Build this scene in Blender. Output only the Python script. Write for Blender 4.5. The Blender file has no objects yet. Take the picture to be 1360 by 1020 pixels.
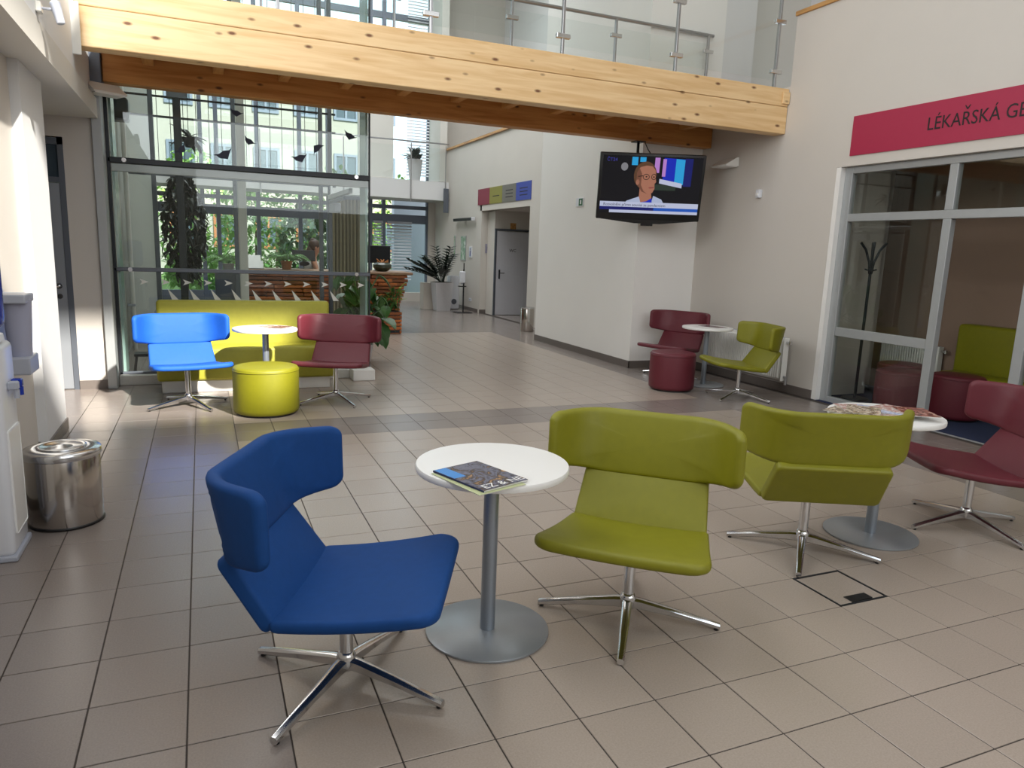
import bpy, bmesh, math, random
import numpy as np
from mathutils import Vector, Matrix
random.seed(7)
S = bpy.context.scene
COL = S.collection
R = math.radians
PI = math.pi

# ------------------------------------------------------------------ camera, world, sun, daylight fill lamps, exposure
CAM = np.array([-0.8032, -2.1876, 1.5254]); FPX = 958.9
YAW, PITCH, ROLL = 0.40719, 0.18209, 0.03710
fw = np.array([math.sin(YAW)*math.cos(PITCH), math.cos(YAW)*math.cos(PITCH), -math.sin(PITCH)])
rt0 = np.array([math.cos(YAW), -math.sin(YAW), 0.0]); up0 = np.cross(rt0, fw)
rt = math.cos(ROLL)*rt0 + math.sin(ROLL)*up0; upv = -math.sin(ROLL)*rt0 + math.cos(ROLL)*up0
cd = bpy.data.cameras.new('camera'); cam = bpy.data.objects.new('camera', cd); COL.objects.link(cam)
cd.sensor_fit = 'HORIZONTAL'; cd.sensor_width = 36.0; cd.lens = FPX*36.0/1360.0; cd.clip_end = 300; cd.clip_start = .05
cam.matrix_world = Matrix(((rt[0], upv[0], -fw[0], CAM[0]), (rt[1], upv[1], -fw[1], CAM[1]), (rt[2], upv[2], -fw[2], CAM[2]), (0, 0, 0, 1)))
S.camera = cam

W = bpy.data.worlds.new('world'); S.world = W; W.use_nodes = True
bg = W.node_tree.nodes['Background']; bg.inputs[0].default_value = (0.80, 0.90, 1.0, 1); bg.inputs[1].default_value = 2.2

SUN_D = Vector((-0.55, 1.25, -1.0)).normalized()
sl = bpy.data.lights.new('sun', 'SUN'); sl.energy = 11.5; sl.angle = R(1.6); sl.color = (1.0, 0.95, 0.86)
so = bpy.data.objects.new('sun', sl); COL.objects.link(so); so.rotation_euler = SUN_D.to_track_quat('-Z', 'Y').to_euler()

def area(name, loc, sx, sy, energy, color, rot):
    l = bpy.data.lights.new(name, 'AREA'); l.shape = 'RECTANGLE'; l.size = sx; l.size_y = sy; l.energy = energy; l.color = color
    o = bpy.data.objects.new(name, l); COL.objects.link(o); o.location = loc; o.rotation_euler = rot
    return o
# area lamps standing in for daylight; the roof is cut only for the sun
area('roof_fill_main', (2.2, 2.7, 7.35), 5.0, 3.6, 80, (0.95, 0.98, 1.0), (0, 0, 0))  # added overhead fill; no roof light is cut for it
area('roof_light_left', (0.6, -3.2, 7.35), 3.0, 2.4, 30, (0.95, 0.98, 1.0), (0, 0, 0))
area('entrance_daylight', (2.4, -6.6, 4.6), 6.5, 4.4, 215, (0.95, 0.98, 1.0), (R(90), 0, 0))
area('left_wall_fill', (-1.60, 2.0, 4.0), 2.2, 5.2, 150, (0.96, 0.98, 1.0), (0, R(-90), 0))  # added fill in front of the solid upper left wall, no window there
area('office_fill', (6.4, -1.7, 1.7), 1.2, 1.4, 3, (0.95, 0.98, 1.0), (R(90), 0, 0))  # added fill to lift the office side wall; the room has no window
area('hall_roof_fill', (2.2, 12.5, 9.2), 5.0, 7.0, 600, (0.95, 0.98, 1.0), (0, 0, 0))  # added fill below the closed hall ceiling
S.view_settings.view_transform = 'Standard'; S.view_settings.look = 'None'
S.view_settings.gamma = 1.0; S.view_settings.use_curve_mapping = False
S.view_settings.exposure = 0.0
S.cycles.max_bounces = 8; S.cycles.transparent_max_bounces = 24; S.cycles.caustics_reflective = False; S.cycles.caustics_refractive = False
S.cycles.sample_clamp_indirect = 6.0

# ------------------------------------------------------------------ materials
def mat(name, col, rough=0.5, metal=0.0, noise=0.0, nscale=20.0, bump=0.0, bscale=200.0, emit=None, estr=1.0, coat=0.0, sheen=0.0, spec=None, rand=0.0):
    m = bpy.data.materials.new(name); m.use_nodes = True; nt = m.node_tree; b = nt.nodes['Principled BSDF']
    c = (*col, 1)
    b.inputs['Base Color'].default_value = c; b.inputs['Roughness'].default_value = rough; b.inputs['Metallic'].default_value = metal
    if coat: b.inputs['Coat Weight'].default_value = coat; b.inputs['Coat Roughness'].default_value = .15
    if sheen: b.inputs['Sheen Weight'].default_value = sheen
    if spec is not None: b.inputs['Specular IOR Level'].default_value = spec
    if emit: b.inputs['Emission Color'].default_value = (*emit, 1); b.inputs['Emission Strength'].default_value = estr
    if noise or bump or rand:
        tc = nt.nodes.new('ShaderNodeTexCoord')
    if noise or rand:
        hsv = nt.nodes.new('ShaderNodeHueSaturation'); hsv.inputs['Color'].default_value = c
        if noise:
            n = nt.nodes.new('ShaderNodeTexNoise'); n.inputs['Scale'].default_value = nscale; n.inputs['Detail'].default_value = 5
            nt.links.new(tc.outputs['Object'], n.inputs['Vector'])
            mr = nt.nodes.new('ShaderNodeMapRange'); mr.inputs[1].default_value = .25; mr.inputs[2].default_value = .75
            mr.inputs[3].default_value = 1-noise; mr.inputs[4].default_value = 1+noise
            nt.links.new(n.outputs['Fac'], mr.inputs[0]); out = mr.outputs[0]
        if rand:
            oi = nt.nodes.new('ShaderNodeObjectInfo'); m2 = nt.nodes.new('ShaderNodeMapRange')
            m2.inputs[3].default_value = 1-rand; m2.inputs[4].default_value = 1+rand
            nt.links.new(oi.outputs['Random'], m2.inputs[0])
            if noise:
                mu = nt.nodes.new('ShaderNodeMath'); mu.operation = 'MULTIPLY'
                nt.links.new(out, mu.inputs[0]); nt.links.new(m2.outputs[0], mu.inputs[1]); out = mu.outputs[0]
            else: out = m2.outputs[0]
        nt.links.new(out, hsv.inputs['Value']); nt.links.new(hsv.outputs['Color'], b.inputs['Base Color'])
    if bump:
        n2 = nt.nodes.new('ShaderNodeTexNoise'); n2.inputs['Scale'].default_value = bscale; n2.inputs['Detail'].default_value = 3
        nt.links.new(tc.outputs['Object'], n2.inputs['Vector'])
        bp = nt.nodes.new('ShaderNodeBump'); bp.inputs['Strength'].default_value = bump; bp.inputs['Distance'].default_value = .004
        nt.links.new(n2.outputs['Fac'], bp.inputs['Height']); nt.links.new(bp.outputs['Normal'], b.inputs['Normal'])
    return m

def wood(name, light, dark, knot, rough=.45, along='X', scale=1.0, rand=0.0):
    m = bpy.data.materials.new(name); m.use_nodes = True; nt = m.node_tree; b = nt.nodes['Principled BSDF']; L = nt.links.new
    b.inputs['Roughness'].default_value = rough
    tc = nt.nodes.new('ShaderNodeTexCoord'); mp = nt.nodes.new('ShaderNodeMapping')
    sc = {'X': (.5, 7, 7), 'Y': (7, .5, 7), 'Z': (7, 7, .5)}[along]
    mp.inputs['Scale'].default_value = tuple(s*scale for s in sc); L(tc.outputs['Object'], mp.inputs['Vector'])
    n = nt.nodes.new('ShaderNodeTexNoise'); n.inputs['Scale'].default_value = 3.0; n.inputs['Detail'].default_value = 6; n.inputs['Distortion'].default_value = .6
    L(mp.outputs[0], n.inputs['Vector'])
    cr = nt.nodes.new('ShaderNodeValToRGB'); cr.color_ramp.elements[0].position = .32; cr.color_ramp.elements[0].color = (*dark, 1)
    cr.color_ramp.elements[1].position = .62; cr.color_ramp.elements[1].color = (*light, 1); L(n.outputs['Fac'], cr.inputs[0])
    mp2 = nt.nodes.new('ShaderNodeMapping'); k = {'X': (3.4, 8, 8), 'Y': (8, 3.4, 8), 'Z': (8, 8, 3.4)}[along]
    mp2.inputs['Scale'].default_value = tuple(s*scale for s in k); L(tc.outputs['Object'], mp2.inputs['Vector'])
    v = nt.nodes.new('ShaderNodeTexVoronoi'); v.inputs['Scale'].default_value = 1.0; v.inputs['Randomness'].default_value = 1.0; L(mp2.outputs[0], v.inputs['Vector'])
    kr = nt.nodes.new('ShaderNodeMapRange'); kr.inputs[1].default_value = .06; kr.inputs[2].default_value = .15; kr.inputs[3].default_value = 1; kr.inputs[4].default_value = 0
    L(v.outputs['Distance'], kr.inputs[0])
    mx = nt.nodes.new('ShaderNodeMix'); mx.data_type = 'RGBA'; L(kr.outputs[0], mx.inputs[0]); L(cr.outputs[0], mx.inputs[6]); mx.inputs[7].default_value = (*knot, 1)
    out = mx.outputs[2]
    if rand:
        oi = nt.nodes.new('ShaderNodeObjectInfo'); m2 = nt.nodes.new('ShaderNodeMapRange'); m2.inputs[3].default_value = 1-rand; m2.inputs[4].default_value = 1+rand*.6
        L(oi.outputs['Random'], m2.inputs[0]); hs = nt.nodes.new('ShaderNodeHueSaturation'); L(out, hs.inputs['Color']); L(m2.outputs[0], hs.inputs['Value']); out = hs.outputs[0]
    L(out, b.inputs['Base Color'])
    return m

def glass(name, tint=(.93, .97, .95), refl=1.0, rough=0.0, ior=1.5):
    m = bpy.data.materials.new(name); m.use_nodes = True; nt = m.node_tree; nt.nodes.remove(nt.nodes['Principled BSDF'])
    out = nt.nodes['Material Output']; t = nt.nodes.new('ShaderNodeBsdfTransparent'); t.inputs[0].default_value = (*tint, 1)
    g = nt.nodes.new('ShaderNodeBsdfGlossy'); g.inputs['Roughness'].default_value = rough; g.inputs[0].default_value = (.95, .98, 1, 1)
    fr = nt.nodes.new('ShaderNodeFresnel'); ge = nt.nodes.new('ShaderNodeNewGeometry'); mm = nt.nodes.new('ShaderNodeMapRange')   # same reflectance on both faces of the thin pane
    mm.inputs[3].default_value = ior; mm.inputs[4].default_value = 1/ior; nt.links.new(ge.outputs['Backfacing'], mm.inputs[0]); nt.links.new(mm.outputs[0], fr.inputs['IOR'])
    mu = nt.nodes.new('ShaderNodeMath'); mu.operation = 'MULTIPLY'; mu.inputs[1].default_value = refl; nt.links.new(fr.outputs[0], mu.inputs[0])
    mx = nt.nodes.new('ShaderNodeMixShader'); nt.links.new(mu.outputs[0], mx.inputs[0]); nt.links.new(t.outputs[0], mx.inputs[1]); nt.links.new(g.outputs[0], mx.inputs[2])
    nt.links.new(mx.outputs[0], out.inputs[0])
    return m

def srgb(r, g, b):
    f = lambda c: ((c/255+.055)/1.055)**2.4 if c > 10 else c/255/12.92
    return (f(r), f(g), f(b))

M = {}
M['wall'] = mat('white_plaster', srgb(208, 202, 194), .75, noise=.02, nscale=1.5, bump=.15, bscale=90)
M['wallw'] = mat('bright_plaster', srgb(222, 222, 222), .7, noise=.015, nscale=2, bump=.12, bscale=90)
M['ceil'] = mat('ceiling_paint', srgb(214, 211, 204), .8, noise=.02, nscale=1)
M['grout'] = mat('dark_grout', srgb(62, 54, 49), .85, noise=.1)
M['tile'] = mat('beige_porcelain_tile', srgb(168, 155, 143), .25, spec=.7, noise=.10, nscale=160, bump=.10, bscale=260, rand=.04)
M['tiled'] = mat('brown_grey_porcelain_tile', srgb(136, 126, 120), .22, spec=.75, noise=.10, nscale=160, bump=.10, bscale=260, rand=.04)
M['skirt'] = mat('skirting_tile', srgb(108, 100, 95), .4, noise=.05, nscale=60)
M['skirtl'] = mat('pale_kerb_tile', srgb(205, 203, 198), .4, noise=.04, nscale=60)
M['alu'] = mat('grey_aluminium_frame', srgb(172, 175, 176), .38, metal=.25, noise=.02)
M['alud'] = mat('dark_grey_frame', srgb(98, 103, 112), .4, metal=.3)
M['alub'] = mat('blue_grey_frame', srgb(108, 116, 132), .42, metal=.25)
M['steel'] = mat('brushed_steel', srgb(176, 176, 178), .28, metal=1.0, noise=.05, nscale=40)
M['chrome'] = mat('polished_aluminium', srgb(214, 214, 215), .2, metal=1.0)
M['postg'] = mat('silver_powder_coat', srgb(150, 158, 168), .34, metal=.6, noise=.03, nscale=300)
M['plate'] = mat('silver_base_plate', srgb(158, 163, 168), .36, metal=.55, noise=.03, nscale=300)
M['black'] = mat('black_plastic', srgb(18, 18, 20), .35)
M['dark'] = mat('dark_steel', srgb(42, 45, 50), .4, metal=.4)
M['white'] = mat('white_laminate', srgb(236, 235, 232), .35)
M['whitep'] = mat('white_enamel', srgb(233, 232, 226), .35)
M['whites'] = mat('white_plastic', srgb(226, 228, 234), .3)
M['greyp'] = mat('pale_grey_plastic', srgb(176, 180, 192), .4)
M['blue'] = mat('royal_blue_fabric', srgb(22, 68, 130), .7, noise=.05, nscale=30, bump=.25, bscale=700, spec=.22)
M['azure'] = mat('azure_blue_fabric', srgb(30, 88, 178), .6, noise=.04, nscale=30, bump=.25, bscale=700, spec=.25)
M['green'] = mat('lime_green_vinyl', srgb(127, 125, 14), .5, noise=.04, nscale=25, bump=.18, bscale=600)
M['lime'] = mat('pale_lime_vinyl', srgb(172, 168, 58), .5, noise=.04, nscale=25, bump=.18, bscale=600)
M['maroon'] = mat('maroon_vinyl', srgb(98, 31, 43), .5, noise=.04, nscale=25, bump=.18, bscale=600)
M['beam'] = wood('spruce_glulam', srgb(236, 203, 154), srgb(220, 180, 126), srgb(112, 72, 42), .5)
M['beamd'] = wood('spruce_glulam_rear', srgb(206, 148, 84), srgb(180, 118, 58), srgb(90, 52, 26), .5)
M['joist'] = wood('spruce_joist', srgb(214, 160, 96), srgb(190, 130, 70), srgb(100, 60, 30), .5, along='Y')
M['slat'] = wood('oiled_slat', srgb(196, 112, 52), srgb(128, 64, 28), srgb(60, 28, 14), .45, rand=.45, scale=2)
M['trimw'] = wood('varnished_trim', srgb(196, 148, 88), srgb(150, 104, 58), srgb(100, 64, 34), .4, along='Y')
M['deskw'] = wood('walnut_top', srgb(166, 132, 104), srgb(128, 96, 72), srgb(80, 54, 38), .4)
M['glass'] = glass('clear_glass', (.93, .965, .95), .9)
M['glassr'] = glass('railing_glass', (.96, .975, .97), .8)
M['glassi'] = glass('office_glass', (.93, .95, .93), 1.0)
M['glassf'] = mat('glass_fin_green', srgb(160, 182, 178), .2, noise=.03)
M['wing'] = glass('window_glass', (.92, .97, .97), .8)
M['decalw'] = mat('frosted_white_vinyl', srgb(214, 214, 208), .6)
M['decald'] = mat('dark_navy_vinyl', srgb(34, 40, 62), .6)
M['sign'] = mat('magenta_sign', srgb(168, 38, 72), .5, noise=.015)
M['ink'] = mat('black_lettering', srgb(24, 16, 20), .6)
M['carpet'] = mat('navy_carpet', srgb(22, 34, 66), .95, noise=.15, nscale=200)
M['roomwall'] = mat('taupe_wall', srgb(146, 122, 106), .8, noise=.02, nscale=2)
M['leaf'] = mat('leaf_green', srgb(62, 104, 46), .45, noise=.25, nscale=9, rand=.2)
M['leafm'] = mat('fern_green', srgb(104, 150, 70), .5, noise=.25, nscale=9)
M['leafd'] = mat('dark_leaf', srgb(26, 40, 28), .4, noise=.25, nscale=9, rand=.2)
M['leafl'] = mat('bright_leaf', srgb(138, 176, 84), .5, noise=.3, nscale=5, rand=.2)
M['bark'] = mat('bark', srgb(84, 66, 50), .8, noise=.2)
M['potg'] = mat('pale_grey_planter', srgb(206, 204, 206), .5, noise=.03)
M['terra'] = mat('orange_pot', srgb(186, 120, 62), .6, noise=.06)
M['soil'] = mat('potting_soil', srgb(52, 40, 32), .95, noise=.3, nscale=60)
M['skin'] = mat('skin', srgb(205, 150, 122), .5, noise=.03)
M['hair'] = mat('brown_hair', srgb(74, 48, 34), .5, noise=.2, nscale=40)
M['cloth'] = mat('white_cotton', srgb(226, 224, 220), .8)
M['cream'] = mat('cream_render', srgb(150, 146, 138), .8, noise=.03, nscale=3)
M['orangef'] = mat('orange_window_frame', srgb(150, 92, 52), .6)
M['pane'] = mat('dark_window_pane', srgb(70, 82, 92), .15)
M['grass'] = mat('garden_lawn', srgb(98, 128, 62), .9, noise=.25, nscale=4)
M['blind'] = mat('white_blind', srgb(214, 216, 222), .6)
M['doorg'] = mat('grey_door_leaf', srgb(204, 204, 210), .5, noise=.02)
M['dooral'] = mat('aluminium_door', srgb(150, 154, 160), .4, metal=.3)
M['binm'] = mat('mirror_steel', srgb(196, 190, 184), .17, metal=1.0, noise=.04, nscale=6)
M['coolerb'] = mat('blue_bottle', srgb(16, 50, 160), .25)
M['bowl'] = mat('olive_glaze', srgb(60, 66, 54), .25)
M['clearp'] = mat('translucent_cups', srgb(168, 170, 190), .3)

# ------------------------------------------------------------------ mesh helpers: a geo is (verts, faces)
def join(*gs):
    V, F = [], []
    for v, f in gs:
        o = len(V); V += [tuple(p) for p in v]; F += [tuple(i+o for i in q) for q in f]
    return V, F
def box(x0, x1, y0, y1, z0, z1):
    return ([(x0,y0,z0),(x1,y0,z0),(x1,y1,z0),(x0,y1,z0),(x0,y0,z1),(x1,y0,z1),(x1,y1,z1),(x0,y1,z1)],
            [(0,3,2,1),(4,5,6,7),(0,1,5,4),(1,2,6,5),(2,3,7,6),(3,0,4,7)])
def bbox(x0, x1, y0, y1, z0, z1, r=.01, seg=2):
    bm = bmesh.new(); g = box(x0,x1,y0,y1,z0,z1); vs = [bm.verts.new(p) for p in g[0]]
    for f in g[1]: bm.faces.new([vs[i] for i in f])
    bmesh.ops.bevel(bm, geom=bm.edges[:], offset=r, segments=seg, profile=.5, affect='EDGES')
    bm.verts.index_update(); V = [tuple(v.co) for v in bm.verts]; F = [tuple(v.index for v in f.verts) for f in bm.faces]; bm.free()
    return V, F
def lathe(prof, n=32, c=(0,0)):
    V, F = [], []
    k = len(prof)
    for i in range(n):
        a = 2*PI*i/n
        for r, z in prof: V.append((c[0]+r*math.cos(a), c[1]+r*math.sin(a), z))
    for i in range(n):
        j = (i+1) % n
        for q in range(k-1): F.append((i*k+q, j*k+q, j*k+q+1, i*k+q+1))
    F.append(tuple(i*k for i in range(n))[::-1]); F.append(tuple(i*k+k-1 for i in range(n)))
    return V, F
def cyl(r, z0, z1, n=24, c=(0,0), b=.0):
    if b: return lathe([(r-b,z0),(r,z0+b),(r,z1-b),(r-b,z1)], n, c)
    return lathe([(r,z0),(r,z1)], n, c)
def tube(pts, r, n=10, rs=None):
    V, F = [], []; P = [Vector(p) for p in pts]; k = len(P); prev = None
    for i, p in enumerate(P):
        t = (P[min(i+1,k-1)]-P[max(i-1,0)]).normalized()
        a = t.orthogonal().normalized() if prev is None else (prev-t*prev.dot(t)).normalized()
        prev = a; b = t.cross(a); rr = rs[i] if rs else r
        for j in range(n):
            th = 2*PI*j/n; V.append(tuple(p+a*rr*math.cos(th)+b*rr*math.sin(th)))
    for i in range(k-1):
        for j in range(n):
            F.append((i*n+j, i*n+(j+1)%n, (i+1)*n+(j+1)%n, (i+1)*n+j))
    F.append(tuple(range(n))[::-1]); F.append(tuple((k-1)*n+j for j in range(n)))
    return V, F
def prism(poly, h0, h1, ax='Z'):   # polygon extruded along an axis
    n = len(poly); V = []
    for h in (h0, h1):
        for a, b in poly: V.append({'Z': (a,b,h), 'Y': (a,h,b), 'X': (h,a,b)}[ax])
    F = [tuple(range(n))[::-1], tuple(range(n,2*n))] + [(i,(i+1)%n,n+(i+1)%n,n+i) for i in range(n)]
    return V, F
def xf(g, loc=(0,0,0), rz=0, rx=0, ry=0, s=(1,1,1)):
    m = Matrix.Translation(loc) @ Matrix.Rotation(rz,4,'Z') @ Matrix.Rotation(ry,4,'Y') @ Matrix.Rotation(rx,4,'X') @ Matrix.Diagonal((*s,1))
    return [tuple(m @ Vector(p)) for p in g[0]], g[1]
def rrect(A, B, r, n=8, rb=None):
    r = min(r, A*.999, B*.999); r0, P = r, []
    rb = r if rb is None else rb
    for sx, sy, a0 in ((1,1,0),(-1,1,90),(-1,-1,180),(1,-1,270)):
        r = r0 if sy > 0 else rb; cx, cy = sx*(A-r), sy*(B-r)
        for i in range(n+1):
            a = R(a0+90*i/n); P.append((cx+r*math.cos(a), cy+r*math.sin(a)))
    # add points along the straight sides so that bending stays smooth
    Q = []
    for i, p in enumerate(P):
        q = P[(i+1) % len(P)]; d = math.hypot(q[0]-p[0], q[1]-p[1]); m = max(1, int(d/.035))
        for k in range(m): Q.append((p[0]+(q[0]-p[0])*k/m, p[1]+(q[1]-p[1])*k/m))
    return Q
def pad(A, B, r, T, F3, e=.018, seg=4, rb=None):
    """pillow of outline rrect(A,B,r), thickness T, edge rounding e, mapped by F3(a,b,h)"""
    base = rrect(A, B, r, 8, rb); n = len(base); V, F = [], []
    rings = []
    def ring(ins, h):
        sa, sb = (A-ins)/A, (B-ins)/B
        rings.append([(p[0]*sa, p[1]*sb, h) for p in base])
    def scaled(k, h): 
        sa, sb = (A-e)/A*k, (B-e)/B*k
        rings.append([(p[0]*sa, p[1]*sb, h) for p in base])
    ks = [.02,.2,.4,.55,.7,.82,.92]
    for k in ks: scaled(k, T/2+.006*(1-k*k))
    for i in range(seg+1):
        a = R(90-90*i/seg); ring(e-e*math.cos(a), (T/2-e)+e*math.sin(a))
    for i in range(seg+1):
        a = R(90*i/seg); ring(e-e*math.cos(a), -((T/2-e)+e*math.sin(a)))
    for k in ks[::-1]: scaled(k, -T/2)
    for rg in rings:
        for a, b, h in rg: V.append(F3(a, b, h))
    for i in range(len(rings)-1):
        for j in range(n): F.append((i*n+j, (i+1)*n+j, (i+1)*n+(j+1)%n, i*n+(j+1)%n))
    F.append(tuple(range(n))); F.append(tuple((len(rings)-1)*n+j for j in range(n))[::-1])
    return V, F

def mesh(name, g, m, smooth=False):
    me = bpy.data.meshes.new(name); me.from_pydata([tuple(map(float, p)) for p in g[0]], [], g[1]); me.validate()
    bm = bmesh.new(); bm.from_mesh(me); bmesh.ops.recalc_face_normals(bm, faces=bm.faces[:]); bm.to_mesh(me); bm.free()
    if m is not None: me.materials.append(m)
    if smooth:
        me.polygons.foreach_set('use_smooth', [True]*len(me.polygons))
        if smooth != True:
            try: me.set_sharp_from_angle(angle=R(smooth))
            except Exception: pass
    return me
def link(name, me, parent=None, loc=(0,0,0), rot=(0,0,0), scale=None):
    o = bpy.data.objects.new(name, me); COL.objects.link(o); o.location = loc; o.rotation_euler = rot
    if scale: o.scale = scale
    if parent: o.parent = parent
    return o
def obj(name, g, m, parent=None, smooth=False, loc=(0,0,0), rot=(0,0,0)):
    return link(name, mesh(name, g, M[m] if isinstance(m, str) else m, smooth), parent, loc, rot)
def tag(o, label=None, cat=None, group=None, kind=None):
    if label: o['label'] = label
    if cat: o['category'] = cat
    if group: o['group'] = group
    if kind: o['kind'] = kind
    return o
def thing(name, label, cat, loc=(0,0,0), rz=0, group=None, rot=None):
    o = bpy.data.objects.new(name, None); COL.objects.link(o); o.empty_display_size = .1; o.location = loc; o.rotation_euler = rot or (0,0,rz)
    return tag(o, label, cat, group)
def struct(name, g, m, label=None, smooth=False):
    return tag(obj(name, g, m, None, smooth), label, None, None, 'structure')
def text(name, s, size, m, parent, loc, rot, ext=.001, align='LEFT'):
    cu = bpy.data.curves.new(name, 'FONT'); cu.body = s; cu.size = size; cu.extrude = ext; cu.align_x = align; cu.materials.append(M[m] if isinstance(m, str) else m)
    cu.resolution_u = 3
    o = bpy.data.objects.new(name, cu); COL.objects.link(o); me = bpy.data.meshes.new_from_object(o.evaluated_get(bpy.context.evaluated_depsgraph_get()))
    bpy.data.objects.remove(o)
    if not me.materials: me.materials.append(M[m] if isinstance(m, str) else m)
    return link(name, me, parent, loc, rot)
def leafgeo(L, w, curl=.15, n=4):   # a pointed leaf lying along +X, folded along the midrib
    V, F = [], []
    for i in range(n+1):
        t = i/n; ww = w*math.sin(PI*min(1, .08+t*.92))**.8*(1-.25*t) if i < n else 0.002
        z = -curl*L*t*t
        V += [(L*t, ww/2, z+ww*.18), (L*t, 0, z), (L*t, -ww/2, z+ww*.18)]
    for i in range(n):
        a = i*3
        F += [(a,a+1,a+4,a+3),(a+1,a+2,a+5,a+4)]
    return V, F
def pix(x, y): return fw + rt*(x-680)/FPX - upv*(y-510)/FPX
def project(p):
    d = np.array(p)-CAM; z = d@fw
    return (680+FPX*(d@rt)/z, 510-FPX*(d@upv)/z) if z > .05 else None

# ------------------------------------------------------------------ floor: grout bed + porcelain tiles
floor = struct('floor', box(-4.6, 5.55, -7.2, 18.4, -.12, -.0025), 'grout', 'tiled floor of beige porcelain with darker border bands')
T = .3; G = .0048
tl = bbox(-T/2+G/2, T/2-G/2, -T/2+G/2, T/2-G/2, -.02, 0, .0015, 1)
ME_T = mesh('floor_tile', tl, M['tile']); ME_D = mesh('floor_tile_dark', tl, M['tiled'])
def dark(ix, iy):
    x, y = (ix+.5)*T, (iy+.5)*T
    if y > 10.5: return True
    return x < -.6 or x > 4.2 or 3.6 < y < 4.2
cand = []
for ix in range(-16, 18):
    for iy in range(-24, 61):
        if ix == 6 and iy == 0: continue        # floor hatch
        ps = [project(((ix+a)*T, (iy+b)*T, 0)) for a, b in ((0,0),(1,0),(1,1),(0,1))]
        ar = 0
        if None not in ps and any(-5 < p[0] < 1365 and -5 < p[1] < 1025 for p in ps):
            cl = [(min(max(p[0],0),1360), min(max(p[1],0),1020)) for p in ps]
            ar = abs(sum(cl[i][0]*cl[(i+1)%4][1]-cl[(i+1)%4][0]*cl[i][1] for i in range(4)))/2
        cand.append((ar, ix, iy))
cand.sort(reverse=True)
rest = {False: [], True: []}
for k, (ar, ix, iy) in enumerate(cand):
    d = dark(ix, iy)
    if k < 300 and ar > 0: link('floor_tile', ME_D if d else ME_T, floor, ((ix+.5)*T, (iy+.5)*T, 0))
    else: rest[d].append((ix, iy))
tb = box(-T/2+G/2, T/2-G/2, -T/2+G/2, T/2-G/2, -.02, 0)
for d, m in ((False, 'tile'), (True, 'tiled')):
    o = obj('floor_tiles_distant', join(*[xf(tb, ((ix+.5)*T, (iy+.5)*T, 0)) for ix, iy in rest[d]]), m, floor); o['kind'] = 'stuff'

# floor access hatch beside the green chair
h = thing('floor_hatch', 'tiled floor hatch with dark rim and black lifting grip near the rear-view green chair', 'hatch', (1.95, .15, 0))
obj('hatch_tile', bbox(-.135, .135, -.135, .135, -.02, -.001, .0015, 1), 'tile', h)
fr = join(box(-.148,.148,-.148,-.139,-.02,0), box(-.148,.148,.139,.148,-.02,0), box(-.148,-.139,-.139,.139,-.02,0), box(.139,.148,-.139,.139,-.02,0))
obj('hatch_rim', fr, 'dark', h)
obj('lifting_grip', bbox(-.065, .065, -.135, -.085, -.004, .0025, .001, 1), 'black', h)

# ------------------------------------------------------------------ walls, roof, right-hand side
XR = 5.5
def hole_wall_x(x0, x1, y0, y1, z0, z1, holes):   # wall slab along y with rectangular holes (ya,yb,za,zb)
    gs = []; ys = sorted({y0, y1, *[h[0] for h in holes], *[h[1] for h in holes]})
    for a, b in zip(ys[:-1], ys[1:]):
        hs = sorted([(h[2], h[3]) for h in holes if h[0] <= a+1e-6 and h[1] >= b-1e-6]); z = z0
        for q in hs:
            if q[0] > z+1e-6: gs.append(box(x0,x1,a,b,z,q[0]))
            z = q[1]
        if z < z1-1e-6: gs.append(box(x0,x1,a,b,z,z1))
    return join(*gs)
struct('wall_right', hole_wall_x(XR, XR+.14, -7.0, 4.67, 0, 4.25, [(-1.2, 3.86, -.01, 2.53)]), 'wall', 'cream plastered wall with glazed partition and magenta sign')
struct('wall_right_alcove', box(XR, XR+.14, 4.67, 6.2, 0, 3.5), 'wall', 'plastered wall behind the radiator under the bridge')
struct('trim_1', join(bbox(XR-.02, XR+.18, -7, 4.69, 4.25, 4.30, .006, 1)), 'trimw', 'varnished wooden coping on the upper right parapet')
M['pillar'] = mat('plaster_lit_white', srgb(241, 239, 235), .7, noise=.012, nscale=2, bump=.1, bscale=90)  # whiter than the other plaster, in place of stronger light on the end face
struct('wall_pillar', box(4.55, 5.7, 6.2, 9.3, 0, 6.6), 'pillar', 'broad white wall block with a bright narrow end face')
struct('baseboard_right', join(box(XR-.012, XR, 3.86, 6.2, 0, .1), box(4.538, 4.55, 6.188, 9.3, 0, .1), box(4.538, XR, 6.188, 6.2, 0, .1)), 'skirt')
struct('wall_right_far', hole_wall_x(5.4, 5.55, 9.3, 18.3, 0, 4.1, [(11.6, 14.5, -.01, 2.44)]), 'wall', 'long corridor wall with recess and colour-coded sign')
struct('trim_2', bbox(5.36, 5.6, 9.3, 18.2, 4.1, 4.16, .005, 1), 'trimw', 'dark wooden coping on the corridor gallery parapet')
struct('wall_gallery_right', box(7.4, 7.5, 4.67, 18.3, 3.5, 9.4), 'wallw', 'upper gallery wall')
struct('floor_gallery_right', box(XR+.15, 7.5, -7, 6.2, 3.42, 3.5), 'ceil', 'gallery slab on the right')
struct('floor_gallery_corridor', box(5.55, 7.5, 9.3, 18.3, 3.42, 3.5), 'ceil', 'gallery slab along the corridor')
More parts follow.
